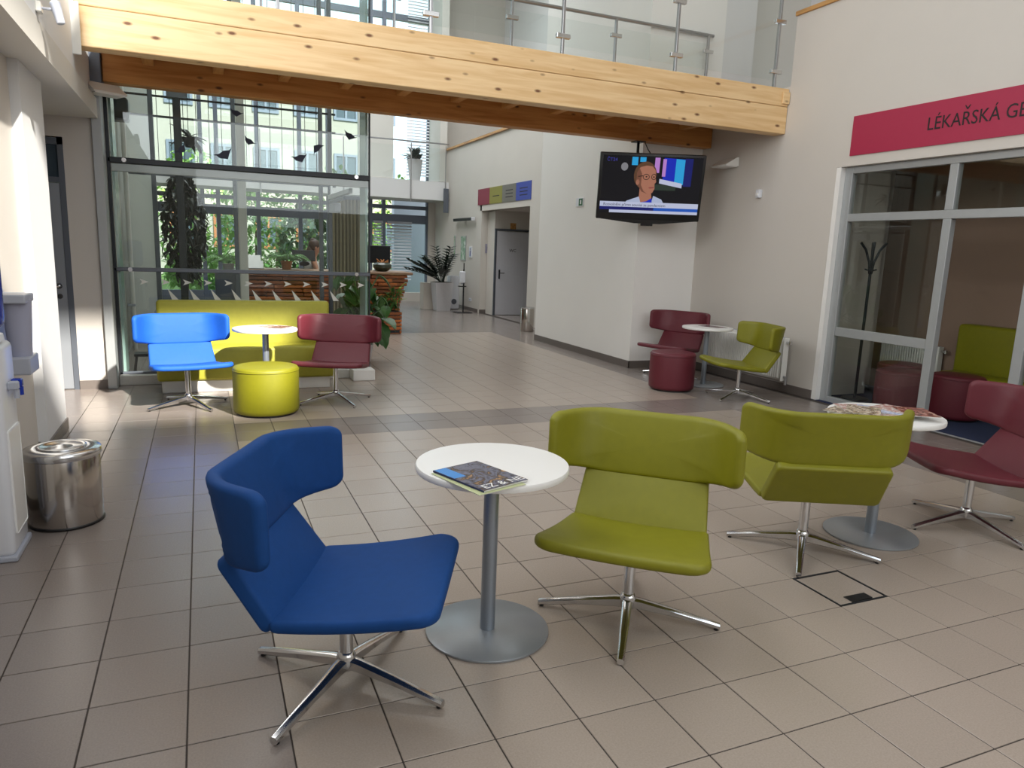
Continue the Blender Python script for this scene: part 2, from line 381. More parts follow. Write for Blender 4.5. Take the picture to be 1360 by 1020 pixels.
# recess with toilet door
struct('wall_recess', join(box(5.4, 5.72, 14.4, 14.5, 0, 2.6), box(5.55, 7.4, 13.9, 14.0, 0, 2.6), box(5.56,5.71,13.96,14.39,0,2.43), box(7.3, 7.4, 9.3, 14, 0, 2.6), box(5.5,7.4,9.3,14.5,2.44,2.5)), 'wall', 'shaded recess beside the corridor')
struct('baseboard_corridor', join(box(5.388,5.4,14.5,18,0,.09), box(5.4,5.72,14.388,14.4,0,.09)), 'skirt')
d = tag(bpy.data.objects.new('door_1', None), 'plain grey toilet door in the corridor recess', None, None, 'structure'); COL.objects.link(d)
d.location = (6.02, 13.9, 0)
obj('door_leaf', bbox(-.42, .42, -.045, -.005, .01, 1.97, .004, 1), 'doorg', d)
obj('door_frame', join(box(-.47,-.425,-.05,0,0,2.03), box(.425,.47,-.05,0,0,2.03), box(-.425,.425,-.05,0,1.985,2.03)), 'alud', d)
hd = obj('handle', join(bbox(-.36,-.32,-.055,-.045,.86,1.08,.004,1), tube([(-.34,-.05,1.0),(-.34,-.095,1.0),(-.23,-.095,1.0)], .009, 8)), 'dark', d)
text('lettering', 'WC', .1, 'ink', d, (-.1, -.047, 1.5), (R(90),0,0))
tag(obj('door_plate', bbox(5.94, 6.08, 13.875, 13.897, 2.03, 2.17, .004, 1), 'trimw'), 'small brown plate above the grey toilet door', 'sign')

# roof with two roof lights that let the sun in
def slab_holes(x0,x1,y0,y1,z0,z1,holes):
    xs = sorted({x0,x1,*[h[0] for h in holes],*[h[1] for h in holes]}); ys = sorted({y0,y1,*[h[2] for h in holes],*[h[3] for h in holes]}); gs = []
    for a,b in zip(xs[:-1],xs[1:]):
        for c,e in zip(ys[:-1],ys[1:]):
            if not any(h[0]<=a+1e-6 and h[1]>=b-1e-6 and h[2]<=c+1e-6 and h[3]>=e-1e-6 for h in holes): gs.append(box(a,b,c,e,z0,z1))
    return join(*gs)
struct('ceiling_hall', box(-4.7, 7.6, 9.0, 18.5, 9.4, 9.6), 'ceil', 'higher ceiling over the rear hall')
struct('wall_hall_upstand', box(-4.7, 7.6, 8.9, 9.0, 7.6, 9.5), 'wallw')
struct('ceiling', slab_holes(-4.7, 7.6, -7.2, 9.0, 7.4, 7.6, [(.9,3.95,-5.05,-2.4),(-.4,.75,-1.5,1.2)]), 'ceil', 'high flat roof with rectangular roof lights')
struct('wall_back', join(box(-4.6, 7.6, -7.2, -7.0, 0, 7.4)), 'wall', 'wall behind the viewer')
struct('floor_recess', box(5.55,7.35,9.35,14.45,-.1,-.001), 'tiled')
struct('wall_recess_end', box(5.55, 7.4, 9.3, 9.4, 0, 3.42), 'wall')
struct('wall_end_gallery', box(5.4, 7.5, 18.3, 18.5, 0, 9.4), 'wall', 'beige end wall of the corridor gallery')
struct('wall_gallery_white', box(5.7, 6.2, 6.2, 6.4, 3.5, 7.4), 'wallw')
struct('wall_gallery_grey', box(6.2, 7.4, 6.5, 6.6, 3.5, 7.4), 'ceil')
struct('door_3', bbox(7.30,7.40,14.2,15.6,3.5,5.6,.01,1), 'dark', 'dark doorway on the corridor gallery')
struct('wall_right_upper', box(7.4, 7.5, -7.0, 4.67, 3.5, 7.4), 'wall')

# ------------------------------------------------------------------ left-hand side
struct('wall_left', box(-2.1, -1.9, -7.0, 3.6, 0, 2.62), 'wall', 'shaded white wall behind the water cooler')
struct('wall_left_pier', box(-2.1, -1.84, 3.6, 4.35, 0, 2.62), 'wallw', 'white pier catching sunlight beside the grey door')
struct('ceiling_left', join(box(-4.6, -1.66, -7.0, 6.05, 2.62, 2.80)), 'ceil', 'underside of the left gallery')
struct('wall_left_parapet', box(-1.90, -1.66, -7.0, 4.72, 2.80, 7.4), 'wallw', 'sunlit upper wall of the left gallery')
struct('wall_left_far', box(-1.90, -1.70, 4.72, 6.3, 2.80, 7.4), 'wallw')
struct('wall_left_end', join(box(-1.97, -1.72, 6.05, 6.25, 0, 2.62), box(-4.6,-1.97,6.05,6.25,2.43,2.62), box(-4.6,-2.86,6.05,6.25,0,2.43)), 'wall', 'narrow white wall right of the grey door')
struct('wall_left_outer', box(-4.7,-4.6,-7.2,18.4,0,9.4), 'wall')
struct('baseboard_left', join(box(-1.97,-1.72,6.036,6.05,0,.09), box(-1.84,-1.828,3.6,4.35,0,.09), box(-1.84,-1.828,3.588,3.6,0,.09), box(-1.9,-1.888,-7,3.6,0,.09), box(-2.1,-1.84,4.35,4.362,0,.09)), 'skirt')
dl = tag(bpy.data.objects.new('door_2', None), 'grey aluminium door with lever handle behind the white pier', None, None, 'structure'); COL.objects.link(dl); dl.location = (-2.42, 6.1, 0)
obj('door_leaf', bbox(-.404, .399, -.04, .01, .005, 2.005, .004, 1), 'dooral', dl)
fo = obj('door_frame', join(box(-.45,-.405,-.05,.05,0,2.42), box(.40,.45,-.05,.05,0,2.42), box(-.45,.45,-.05,.05,2.36,2.42), box(-.405,.4,-.05,.05,2.01,2.06)), 'alud', dl)
obj('fanlight', box(-.405,.40,-.01,.0,2.06,2.36), 'pane', dl)
obj('handle', join(cyl(.026,0,.0,8), xf(cyl(.026,0,.012,16),(.335,-.04,1.03),rx=R(90)), tube([(.335,-.05,1.03),(.335,-.09,1.03),(.22,-.09,1.03)],.009,8)), 'chrome', dl)
obj('keyhole_rose', xf(cyl(.024,0,.01,16),(.335,-.04,.93),rx=R(90)), 'chrome', dl)

# metal jamb between wall end and glazing
struct('trim_3', join(bbox(-1.72,-1.635,6.0,6.22,0,2.9,.006,1)), 'alu', 'grey metal jamb left of the glazing')
struct('trim_4', join(bbox(-1.725,-1.605,5.97,6.25,2.9,7.4,.006,1)), 'alub', 'grey steel column above the glazing jamb')

def wall_lamp(label, loc, rz):
    t = thing('wall_light', label, 'wall light', loc, rz, 'wedge wall lights')
    obj('shade', prism([(0,0),(.20,0),(.20,.012),(.03,.11),(0,.11)], -.15, .15, 'Y'), 'whitep', t)
    obj('diffuser', box(.012,.188,-.135,.135,-.008,0), 'white', t)
    obj('mounting_plate', box(-.012,0,-.1,.1,0,.09), 'greyp', t)
    return t
wall_lamp('white wedge-shaped wall light under the bridge end near the television', (XR-.013, 5.58, 2.68), PI)
wall_lamp('white wedge wall light on the steel column above the grey door', (-1.62, 6.0, 2.83), R(-60))
sp_ = thing('spotlight', 'small white spotlight on the sunlit upper left wall', 'spotlight', (-1.66, 3.25, 2.86))
obj('mount', bbox(0,.03,-.04,.04,-.03,.03,.006,1), 'whitep', sp_); obj('arm', tube([(.03,0,0),(.10,0,.0)],.008,8), 'greyp', sp_); obj('lamp_head', xf(lathe([(.018,-.07),(.024,-.065),(.03,.05),(.02,.06)],18),(.11,0,-.01),ry=R(-12)), 'greyp', sp_, 40)
s = thing('motion_sensor', 'small white motion sensor on the cream wall right of the television', 'sensor', (XR, 5.0, 2.32))
obj('housing', bbox(-.05,0,-.035,.035,-.05,.05,.01,2), 'whites', s); obj('lens', bbox(-.062,-.05,-.022,.022,-.03,.01,.006,2), 'white', s)

# ------------------------------------------------------------------ bridge: two glulam beams, joists, deck
br = thing('timber_footbridge', 'pale timber footbridge of laminated beams spanning above the seating hall', 'footbridge', (0,0,0))
B0, B1 = -1.63, XR-.003
bf = obj('front_beam', bbox(B0,B1,4.68,4.86,2.975,3.272,.006,1), 'beam', br)
obj('upper_lamella', bbox(B0,B1,4.68,4.86,3.276,3.47,.006,1), 'beam', bf)
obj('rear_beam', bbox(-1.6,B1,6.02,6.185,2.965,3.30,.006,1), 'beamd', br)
jm = mesh('joist', bbox(-.05,.05,4.865,6.015,3.15,3.30,.004,1), M['joist'])
for i in range(11): link('joist', jm, br, (-1.2+.62*i, 0, 0))
for i in range(9): obj('deck_plank', bbox(-1.6,B1,4.87+.147*i,5.010+.147*i,3.31,3.35,.004,1), 'joist', br)
obj('hanger_plate', bbox(-1.665,-1.60,4.655,4.679,2.905,3.29,.004,1), 'whitep', br)
obj('end_cleat', bbox(B1-.1,B1-.002,4.655,4.679,3.30,3.43,.004,1), 'beam', br)

def railing(label, y, xs, zb, zt, hand, clamps):
    t = thing('glass_railing', label, 'railing', (0, y, 0), 0, 'footbridge railings')
    for x in xs:
        p = obj('post', bbox(x-.013,x+.013,-.02,.02,zb,zt,.003,1), 'steel', t)
        for z in clamps: obj('clamp', bbox(x-.075,x+.075,-.03,.014,z-.022,z+.022,.004,1), 'chrome', t)
    for a, b in zip(xs[:-1], xs[1:]): obj('pane', box(a+.03,b-.03,-.008,-.002,zb+.09,zt-.1), 'glassr', t)
    if hand: obj('handrail', tube([(xs[0]-.2,.06,hand),(xs[-1]+.12,.06,hand)],.021,12), 'steel', t)
    return t
railing('front glass railing with steel posts along the pale bridge beam', 4.77, [-1.48,-.12,1.24,2.61,3.97,5.34], 3.47, 4.62, None, (3.655, 4.19))
railing('rear glass railing with round steel handrail on the far bridge side', 6.1, [-1.5,-.15,1.22,2.6,3.985,5.37], 3.35, 4.36, 4.39, (4.17,))

# ------------------------------------------------------------------ glazed screen in front of the winter garden
YG = 6.3
win = tag(bpy.data.objects.new('window_1', None), 'tall glazed screen with dark transoms behind the lime sofa', None, None, 'structure'); COL.objects.link(win); win.location = (0, YG, 0)
zs = [.12, 1.19, 2.28, 4.6]
panes = []
for a, b in zip(zs[:-1], zs[1:]):
    for xa, xb in ((-1.59, .99),):
        panes.append(obj('pane', box(xa, xb, -.006, .006, a+.02, b-.02), 'glass', win))
obj('transom', bbox(-1.63,1.0,-.03,.05,1.175,1.215,.006,1), 'alud', win)
obj('transom', bbox(-1.63,1.0,-.03,.05,2.25,2.305,.006,1), 'dark', win)
obj('transom_cover', bbox(-1.60,.98,.0,.04,2.17,2.248,.004,1), 'alu', win)
obj('transom', bbox(-1.63,1.0,-.03,.03,.10,.125,.004,1), 'alud', win)
obj('edge_profile', box(-1.635,-1.605,-.03,.03,.1,5.2), 'dark', win)
obj('edge_profile', box(.985,1.0,-.02,.02,.1,5.2), 'dark', win)
obj('glass_fin', box(-1.60,-1.575,.03,.34,.1,5.2), 'glassf', win)
obj('glass_fin', box(.955,.98,.03,.36,.1,5.2), 'glassf', win)
obj('kerb', bbox(-1.63,1.0,-.12,.10,0,.1,.004,1), 'skirtl', win)
obj('post_plinth', bbox(.74,.99,-.34,-.12,0,.125,.006,1), 'white', win)
for x in (-1.48, .84):
    for z in (1.195, 2.28): obj('point_fitting', xf(cyl(.022,0,.012,14),(x,-.03,z),rx=R(90)), 'chrome', win)
# stickers on the glass
arrow = prism([(-.06,-.045),(.06,0),(-.06,.045),(-.03,0)], -.0115, -.0085, 'Y')
fin = prism([(-.055,.075),(.075,-.075),(-.005,-.075)], -.0115, -.0085, 'Y')
am = mesh('arrow_sticker', arrow, M['decalw']); fm = mesh('fin_sticker', fin, M['decalw'])
for i in range(12): link('arrow_sticker', am, panes[0], (-1.36+.205*i, 0, 1.07), (0,0,0), (.7,1,.7))
for i in range(9): link('fin_sticker', fm, panes[0], (-1.10+.21*i, 0, .945), (0,0,0), (.8,1,.8))
bird = prism([(-.10,.0),(-.04,.015),(.0,.05),(.06,.06),(.085,.09),(.06,.02),(.045,-.03),(-.03,-.03),(-.06,-.008)], -.0115, -.0085, 'Y')
bmsh = mesh('bird_sticker', bird, M['decald'])
for x, z, r, sc in ((-.55,2.40,0,1),(.22,2.43,.2,.9),(.42,2.57,2.8,.8),(-.95,2.42,-.4,.7),(-.42,2.84,.7,.7),(-.3,2.57,1.0,.7),(.76,2.72,.9,.8)):
    link('bird_sticker', bmsh, panes[2], (x,0,z), (0,r,0), (sc,1,sc))

# frame of the winter garden behind the screen
wf = thing('steel_frame', 'dark steel posts and rails standing behind the glazed screen', 'frame', (0, 8.3, 0))
obj('post', bbox(-1.065,-.975,-.05,.05,0,3.42,.006,1), 'dark', wf)
obj('top_clamp', bbox(-1.13,-.90,-.065,.06,3.25,3.34,.006,1), 'alud', wf)
for x in (-.36,.745,.87,-1.32): obj('post', bbox(x-.026,x+.026,-.03,.03,0,5.0,.004,1), 'alud', wf)
for z in (3.02,3.26,3.9): obj('rail', bbox(-1.6,.95,-.012,.012,z-.012,z+.012,.002,1), 'dark', wf)
obj('rail', bbox(-1.6,.95,-.02,.02,2.3,2.36,.003,1), 'alud', wf)
for i in range(15): obj('cable', tube([(-1.25+.15*i,.04,2.36),(-1.25+.15*i,.04,5.0)],.004,5), 'dark', wf)
dm = thing('door_track', 'steel door track with motor behind the right end of the glazing', 'door track', (.86,6.7,2.16))
obj('rail', bbox(-.02,.02,0,1.565,-.03,.03,.006,1), 'steel', dm); obj('rail', bbox(-.05,-.03,.2,1.3,-.10,-.06,.006,1), 'alud', dm); obj('motor', bbox(-.06,.04,.9,1.25,-.22,-.1,.02,2), 'greyp', dm); obj('hanger', bbox(-.015,.015,1.4,1.44,0,.15,.003,1), 'steel', dm)
ls = thing('loudspeaker', 'black loudspeaker high on the grey wall behind the left glazing', 'loudspeaker', (-1.62,8.0,2.9))
obj('cabinet', bbox(-.12,.08,-.12,.12,-.02,.24,.02,2), 'black', ls); obj('grille', bbox(.08,.085,-.1,.1,.0,.22,.002,1), 'dark', ls); obj('bracket', box(-.14,-.12,-.04,.04,.05,.15), 'dark', ls)
tag(obj('white_column', bbox(-.305,-.195,8.78,8.9,0,7.4,.006,1), 'whitep'), 'slim white column behind the glazed screen beside the wood desk', 'column')
sc_ = thing('slatted_screen', 'olive grey vertical slat screen behind the right end of the glazing', 'screen', (1.32, 9.5, 0))
sm = mesh('slat', bbox(-.016,.016,-.03,.03,.05,2.22,.003,1), mat('olive_slat', srgb(124,118,92), .6, noise=.1, rand=.25))
for i in range(9): link('slat', sm, sc_, (-.22+.055*i, 0, 0), (0,0,R(25)))
obj('head_rail', bbox(-.26,.26,-.04,.04,2.22,2.28,.004,1), 'alud', sc_); obj('bottom_rail', bbox(-.26,.26,-.04,.04,0,.05,.004,1), 'alud', sc_)

# ------------------------------------------------------------------ furniture
def wing_chair(label, loc, face, legdeg, m, group):
    t = thing('wing_chair', label, 'chair', (loc[0], loc[1], 0), 0, group)
    f = R(face); c, s = math.cos(f), math.sin(f)
    OFF = -.15                       # crease lies behind the post
    def W(u, v, z): u += OFF; return (u*c - v*s, u*s + v*c, z)
    # seat: b runs from crease (-.26) to front (+.26)
    def FS(a, b, h):
        q = (b+.275)/.535-.03; w = 1.0-.125*(1-q)
        z = .372 + .075*q - .05*q*(1-q) + .010*(a/.34)**2 - .012*max(0, q-.85)/.15
        return W(.0+.515*q + h*(-.11), a*w, z+h-.025)
    obj('seat', pad(.345, .275, .085, .044, FS, .018, 4, .02), m, t, True)
    def FB(a, b, h):                 # lower back between crease and seam
        q = (b+.155)/.31
        u = .020 - .158*q; z = .350 + .225*q
        return W(u + h*.80 - .028, a*(1-.06*q), z + h*.55 - .012)
    obj('backrest', pad(.293, .155, .03, .058, FB, .014), m, t, True)
    def FW(a, b, h):                 # wrapped head band, a runs along the arc
        q = (b+.147)/.294
        half, rr, ang = .205, .17, R(56)
        sgn = 1 if a >= 0 else -1; L = abs(a)
        al = rr*ang
        if L <= half: x, y, th = L, 0.0, 0.0
        elif L <= half+al: th = (L-half)/rr; x = half + rr*math.sin(th); y = rr*(1-math.cos(th))
        else:
            th = ang; e = L-half-al; x = half+rr*math.sin(th)+e*math.cos(th); y = rr*(1-math.cos(th))+e*math.sin(th)
        k = max(0.0, (L-half)/(.485-half))
        x += -math.sin(th)*h; y += math.cos(th)*h
        u = -.125 - .070*q*(1-.9*k) + y; z = .545 + .045*k*(1-q) + .285*q
        return W(u - .012, sgn*x, z)
    obj('headrest', pad(.485, .147, .048, .048, FW, .022), m, t, True)
    obj('post', join(cyl(.024, .085, .365, 20), lathe([(.05,.352),(.055,.36),(.055,.368),(.03,.37)],20)), 'chrome', t, 40)
    obj('hub', lathe([(.012,.045),(.03,.05),(.036,.075),(.034,.10),(.026,.115),(.020,.118)], 20), 'chrome', t, 40)
    lm = LEG
    for i in range(4): 
        l = link('leg', lm, t, (0,0,0), (0,0,R(legdeg+90*i))); link('glide', GLIDE, l)
    return t
# tapered leg bar along +X
lg = []
for x, w, z0, z1 in ((.0,.021,.052,.098),(.06,.020,.050,.092),(.2,.017,.036,.066),(.385,.0135,.005,.029)):
    lg.append([(x,-w,z0+.006),(x,-w*.6,z0),(x,w*.6,z0),(x,w,z0+.006),(x,w,z1-.007),(x,w*.55,z1),(x,-w*.55,z1),(x,-w,z1-.007)])
lv = [p for r_ in lg for p in r_]; lf = []
for i in range(3):
    for j in range(8): lf.append((i*8+j, i*8+(j+1)%8, (i+1)*8+(j+1)%8, (i+1)*8+j))
lf += [tuple(range(8))[::-1], tuple(24+j for j in range(8))]
LEG = mesh('leg', (lv, lf), M['chrome'], 40); GLIDE = mesh('glide', cyl(.009, 0, .008, 12, (.370, 0)), M['black'])

wing_chair('royal blue wing chair seen from the side in the left foreground', (-.383,.177), -25, 45, 'blue', 'wing chairs in the foreground')
wing_chair('lime green wing chair facing the viewer right of the foreground table', (.816,.235), 228, 54.6, 'green', 'wing chairs in the foreground')
wing_chair('lime green wing chair turned away showing its back beside the floor hatch', (2.109,.559), 64, 44, 'green', 'wing chairs in the foreground')
wing_chair('maroon wing chair cut by the right picture edge', (3.37,.53), 152, 83, 'maroon', 'wing chairs in the foreground')
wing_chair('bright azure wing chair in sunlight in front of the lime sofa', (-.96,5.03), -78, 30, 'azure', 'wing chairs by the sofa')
wing_chair('maroon wing chair at the right end of the lime sofa', (.37,4.92), -115, 18, 'maroon', 'wing chairs by the sofa')
wing_chair('lime green wing chair in front of the white radiator', (4.66,4.11), 164, 23, 'green', 'wing chairs by the radiator')
wing_chair('maroon wing chair in the white wall corner behind the round ottoman', (4.74,5.50), 208, 30, 'maroon', 'wing chairs by the radiator')

def round_table(label, x, y):
    t = thing('round_table', label, 'table', (x,y,0), 0, 'round pedestal tables')
    obj('tabletop', lathe([(.290,.682),(.298,.685),(.30,.69),(.30,.703),(.297,.709),(.29,.71)], 56), 'white', t, 40)
    obj('post', cyl(.030, .012, .682, 28), 'postg', t, 40)
    obj('base_plate', lathe([(.247,0),(.25,.003),(.25,.009),(.246,.012)], 56), 'plate', t, 40)
    obj('mounting_disc', cyl(.09,.676,.6815,24), 'dark', t, 40)
    return t
round_table('round white pedestal table with one magazine in the foreground', .215, .335)
round_table('round white pedestal table strewn with magazines behind the green chair', 2.68, .61)
round_table('round white pedestal table between azure chair and lime ottoman', -.262, 5.12)
round_table('round white pedestal table beside the white radiator', 4.80, 4.90)

def ottoman(label, x, y, m, r=.285, h=.43, group='round ottomans in the hall'):
    t = thing('round_ottoman', label, 'ottoman', (x,y,0), 0, group)
    obj('body', lathe([(r-.02,.018),(r-.004,.03),(r,.06),(r,h-.05),(r-.003,h-.03)], 48), m, t, 60)
    obj('cushion_top', lathe([(r-.003,h-.03),(r-.001,h-.02),(r-.012,h-.004),(r-.05,h+.004),(.02,h+.012)], 48), m, t, 60)
    obj('piping', lathe([(r-.002,h-.036),(r+.003,h-.033),(r+.003,h-.028),(r-.002,h-.025)], 48), m, t, True)
    obj('base', cyl(r-.03,0,.02,40), 'black', t)
ottoman('lime green round ottoman in front of the small table', -.305, 4.58, 'green')
ottoman('maroon round ottoman in front of the maroon corner chair', 4.215, 4.74, 'maroon', .262, .44)

sf = thing('bench_sofa', 'long lime green bench sofa with high back on a white plinth', 'sofa', (-.39, 5.9, 0))
obj('plinth', bbox(-.82,.82,-.24,.22,0,.12,.006,1), 'whitep', sf)
obj('seat', bbox(-.86,.88,-.27,.13,.12,.45,.03,3), 'lime', sf, 50)
obj('backrest', bbox(-.86,.88,.13,.26,.12,.90,.035,3), 'lime', sf, 50)

# magazines
def magazine(label, x, y, z, rz, w, l, cover, th=.006, group=None):
    t = thing('magazine', label, 'magazine', (x,y,z), rz, group)
    obj('pages', box(-w/2+.002,w/2-.002,-l/2+.002,l/2-.002,.0005,th-.001), 'white', t)
    obj('cover', box(-w/2,w/2,-l/2,l/2,th-.001,th), cover, t)
    return t
def covermat(name, cols, scale=9):
    m = bpy.data.materials.new(name); m.use_nodes = True; nt = m.node_tree; b = nt.nodes['Principled BSDF']; b.inputs['Roughness'].default_value = .25
    tc = nt.nodes.new('ShaderNodeTexCoord'); n = nt.nodes.new('ShaderNodeTexNoise'); n.inputs['Scale'].default_value = scale; n.inputs['Detail'].default_value = 4; n.inputs['Distortion'].default_value = 1.5
    cr = nt.nodes.new('ShaderNodeValToRGB'); e = cr.color_ramp.elements
    e[0].position = .32; e[0].color = (*cols[0],1); e[1].position = .68; e[1].color = (*cols[-1],1)
    for i, c in enumerate(cols[1:-1]): q = e.new(.32+.36*(i+1)/(len(cols)-1)); q.color = (*c,1)
    nt.links.new(tc.outputs['Object'], n.inputs['Vector']); nt.links.new(n.outputs['Fac'], cr.inputs[0]); nt.links.new(cr.outputs[0], b.inputs['Base Color'])
    return m
cv1 = covermat('photo_cover_dark', [srgb(30,30,40), srgb(110,112,130), srgb(60,50,48), srgb(190,150,110)], 14)
cv2 = covermat('photo_cover_pink', [srgb(214,196,186), srgb(176,116,108), srgb(236,228,220), srgb(120,100,110)], 22)
cv3 = covermat('photo_cover_blue', [srgb(96,128,196), srgb(210,214,230), srgb(120,140,190)], 10)
cv4 = covermat('photo_cover_sand', [srgb(206,184,140), srgb(110,90,84), srgb(232,220,196), srgb(170,110,96)], 22)
cv5 = covermat('photo_cover_red', [srgb(50,32,32), srgb(150,84,70), srgb(206,184,170)], 22)
under = magazine('thin pale green magazine lying under the dark magazine', .085, .150, .710, R(17), .21, .29, mat('pale_cover', srgb(190,196,150), .4), .004)
mg = magazine('dark photo magazine with white title lying on the foreground table', .100, .168, .7145, R(20), .21, .285, cv1, .007)
obj('blue_strip', box(-.103,-.05,.02,.14,.0071,.0075), mat('blue_print', srgb(60,140,214), .3), mg)
obj('spine', box(-.106,-.1035,-.1425,.1425,.0005,.0072), mat('navy_spine', srgb(24,34,84), .4), mg)
text('lettering', 'EZ & NEZ', .052, 'white', mg, (-.085,-.130,.0073), (0,0,0), .0002)
rm = [(-.17,.08,cv4,20),(-.08,.12,cv2,-25),(-.12,-.04,cv2,60),(-.02,.02,cv3,38),(.07,-.02,cv2,10),(.10,-.11,cv5,-30),(-.19,-.02,cv4,-50)]
names = ['sandy cover magazine at the far left of the strewn pile','pink cover magazine at the back of the strewn pile','pale pink magazine at the near left of the strewn pile','blue cover magazine in the middle of the strewn pile','rosy magazine right of the blue cover magazine','dark red photo magazine at the right of the strewn pile','tan magazine at the left rim of the magazine table']
for i, (dx, dy, cvr, a) in enumerate(rm):
    magazine(names[i], 2.66+dx, .60+dy, .7105+.0055*i, R(a), .17, .24, cvr, .005, 'magazines strewn on the right table')
magazine('pale red leaflet on the sunlit small table', -.20, 5.2, .7105, R(30), .16, .22, cv2, .004)
magazine('open magazine with red photos on the sunlit small table', -.12, 5.14, .715, R(-35), .15, .2, cv5, .003)
magazine('purple grey magazine on the table by the radiator', 4.86, 4.88, .7105, R(15), .2, .28, covermat('photo_cover_mauve', [srgb(130,110,116), srgb(90,70,80), srgb(170,150,150)]), .005)

# radiators
def radiator(label, x, y0, y1, z0, z1, rzflip=1, group='white panel radiators'):
    t = thing('panel_radiator', label, 'radiator', (x-.012, (y0+y1)/2, 0), 0, group); L = (y1-y0)/2
    obj('panel', bbox(-.065,-.03,-L,L,z0,z1,.010,2), 'whitep', t, 40)
    n = int(2*L/.033); ribs = [bbox(-.108,-.062,-L+.05+i*.033,-L+.05+i*.033+.020,z0+.03,z1-.04,.003,1) for i in range(n-2)]
    rb = obj('ribs', join(*ribs), 'whitep', t); rb['kind'] = 'stuff'
    gr = [box(-.095,-.035,-L+.03+i*.04,-L+.035+i*.04,z1,z1+.004) for i in range(int(2*L/.04)-1)]
    obj('top_grille', join(*gr), 'greyp', t)
    obj('end_cover', bbox(-.105,-.025,-L-.006,-L,z0,z1,.002,1), 'whitep', t)
    obj('bracket', box(-.03,0,-.2,.2,z0+.1,z0+.14), 'greyp', t)
    obj('valve', join(tube([(-.06,-L,z1-.05),(-.06,-L-.05,z1-.05)],.014,10), cyl(.018,z1-.07,z1-.03,10,(-.06,-L-.06))), 'chrome', t)
    obj('lower_valve', join(tube([(-.06,-L,z0+.05),(-.06,-L-.04,z0+.05),(-.06,-L-.04,z0-.03)],.013,10), cyl(.018,z0-.04,z0,10,(-.06,-L-.04))), 'steel', t)
    return t
radiator('white ribbed panel radiator below the cream wall by the green chair', XR, 4.24, 5.72, .14, .645)

# ------------------------------------------------------------------ sign, partition and the dark room behind it
sg = thing('wall_sign', 'long magenta wall sign with black lettering above the glazed partition', 'sign', (XR, 1.7, 2.83))
obj('panel', box(-.012,-.0,-2.2,2.0,-.198,.198), 'sign', sg)
tx = text('lettering', 'LÉKARSKÁ GENETIKA', .166, 'ink', sg, (-.0135, 1.135, -.055), (R(90),0,R(-90)), .0008); tx.scale = (.885,1,1)
def twidth(q):
    o = text('lettering', q, .166, 'ink', None, (0,0,0), (0,0,0)); w_ = max(v.co.x for v in o.data.vertices); me_ = o.data; bpy.data.objects.remove(o); bpy.data.meshes.remove(me_); return w_
xc = (twidth('LÉKA')+twidth('LÉKAR'))/2*.885
obj('caron', prism([(-.028,.036),(-.018,.036),(0,.014),(.018,.036),(.028,.036),(.006,0),(-.006,0)],-.0008,.0008,'Y'), 'ink', sg, False, (-.0135,1.135-xc,-.055+.132), (0,0,R(-90)))

pt = tag(bpy.data.objects.new('window_2', None), 'grey aluminium glazed partition with an open doorway', None, None, 'structure'); COL.objects.link(pt); pt.location = (XR+.10, 0, 0)
def bar(n, y0,y1,z0,z1, d=.035): obj(n, bbox(-d,d,y0,y1,z0,z1,.004,1), 'alu', pt)
bar('jamb', 3.70,3.80,0,2.53); bar('head_rail', -1.2,3.70,2.46,2.53); bar('transom', -1.2,3.70,1.965,2.045)
bar('mullion', 2.515,2.60,0,1.965); bar('mullion', 2.515,2.60,2.045,2.46); bar('mid_rail', 2.60,3.70,.74,.835,.028); bar('bottom_rail', 2.60,3.70,.0,.06)
bar('mullion', 1.69,1.78,0,2.46); bar('mullion', .1,.19,0,2.46); bar('bottom_rail', .19,1.69,.0,.06)
for (ya,yb,za,zb) in ((2.60,3.70,.06,.74),(2.60,3.70,.835,1.965),(2.60,3.70,2.045,2.46),(1.78,2.515,2.045,2.46),(.19,1.69,.06,1.965),(.19,1.69,2.045,2.46),(-1.2,.1,.0,1.965),(-1.2,.1,2.045,2.46)):
    obj('pane', box(-.004,.004,ya,yb,za,zb), 'glassi', pt)
struct('trim_6', box(XR+.001, XR+.135, 3.80, 3.859, 0, 2.528), 'pillar', 'white plaster reveal left of the glazed partition')
struct('floor_office', box(XR, 7.2, -2.0, 4.6, -.1, .003), 'carpet', 'dark blue carpet in the waiting room')
struct('trim_5', box(XR-.03,XR+.01,1.78,2.515,0,.004), 'alu', 'bright threshold strip in the open doorway')
struct('wall_office_back', box(7.05, 7.2, -2.0, 4.6, 0, 3.0), 'roomwall', 'taupe back wall of the dark waiting room')
struct('wall_office_side', join(box(XR+.14, 7.05, 4.42, 4.6, 0, 3.0), box(XR+.14, 6.45, 3.97, 4.42, 0, 3.0), box(XR+.14,7.05,-2.0,-1.9,0,3.0)), 'wall')
struct('ceiling_office', box(XR+.14, 7.2, -2.0, 4.6, 2.95, 3.05), 'ceil')
radiator('white panel radiator on the taupe wall inside the dark room', 7.05, 3.45, 4.25, .12, .62)
ottoman('nearest maroon ottoman behind the partition glass', 6.02, 3.16, 'maroon', .25, .43, 'ottomans in the dark room')
ottoman('maroon ottoman half hidden behind another in the dark room', 6.50, 3.55, 'maroon', .25, .43, 'ottomans in the dark room')
ottoman('maroon ottoman in front of the lime armchair in the dark room', 6.25, 2.70, 'maroon', .25, .45, 'ottomans in the dark room')
ac = thing('box_armchair', 'lime green box armchair standing in the dark room', 'armchair', (6.72, 3.0, 0))
ac.location = (6.74, 2.42, 0)
obj('seat', bbox(-.22,.10,-.45,.72,.08,.42,.04,3), 'green', ac, 50); obj('backrest', bbox(.10,.30,-.5,.78,.08,.92,.04,3), 'green', ac, 50)
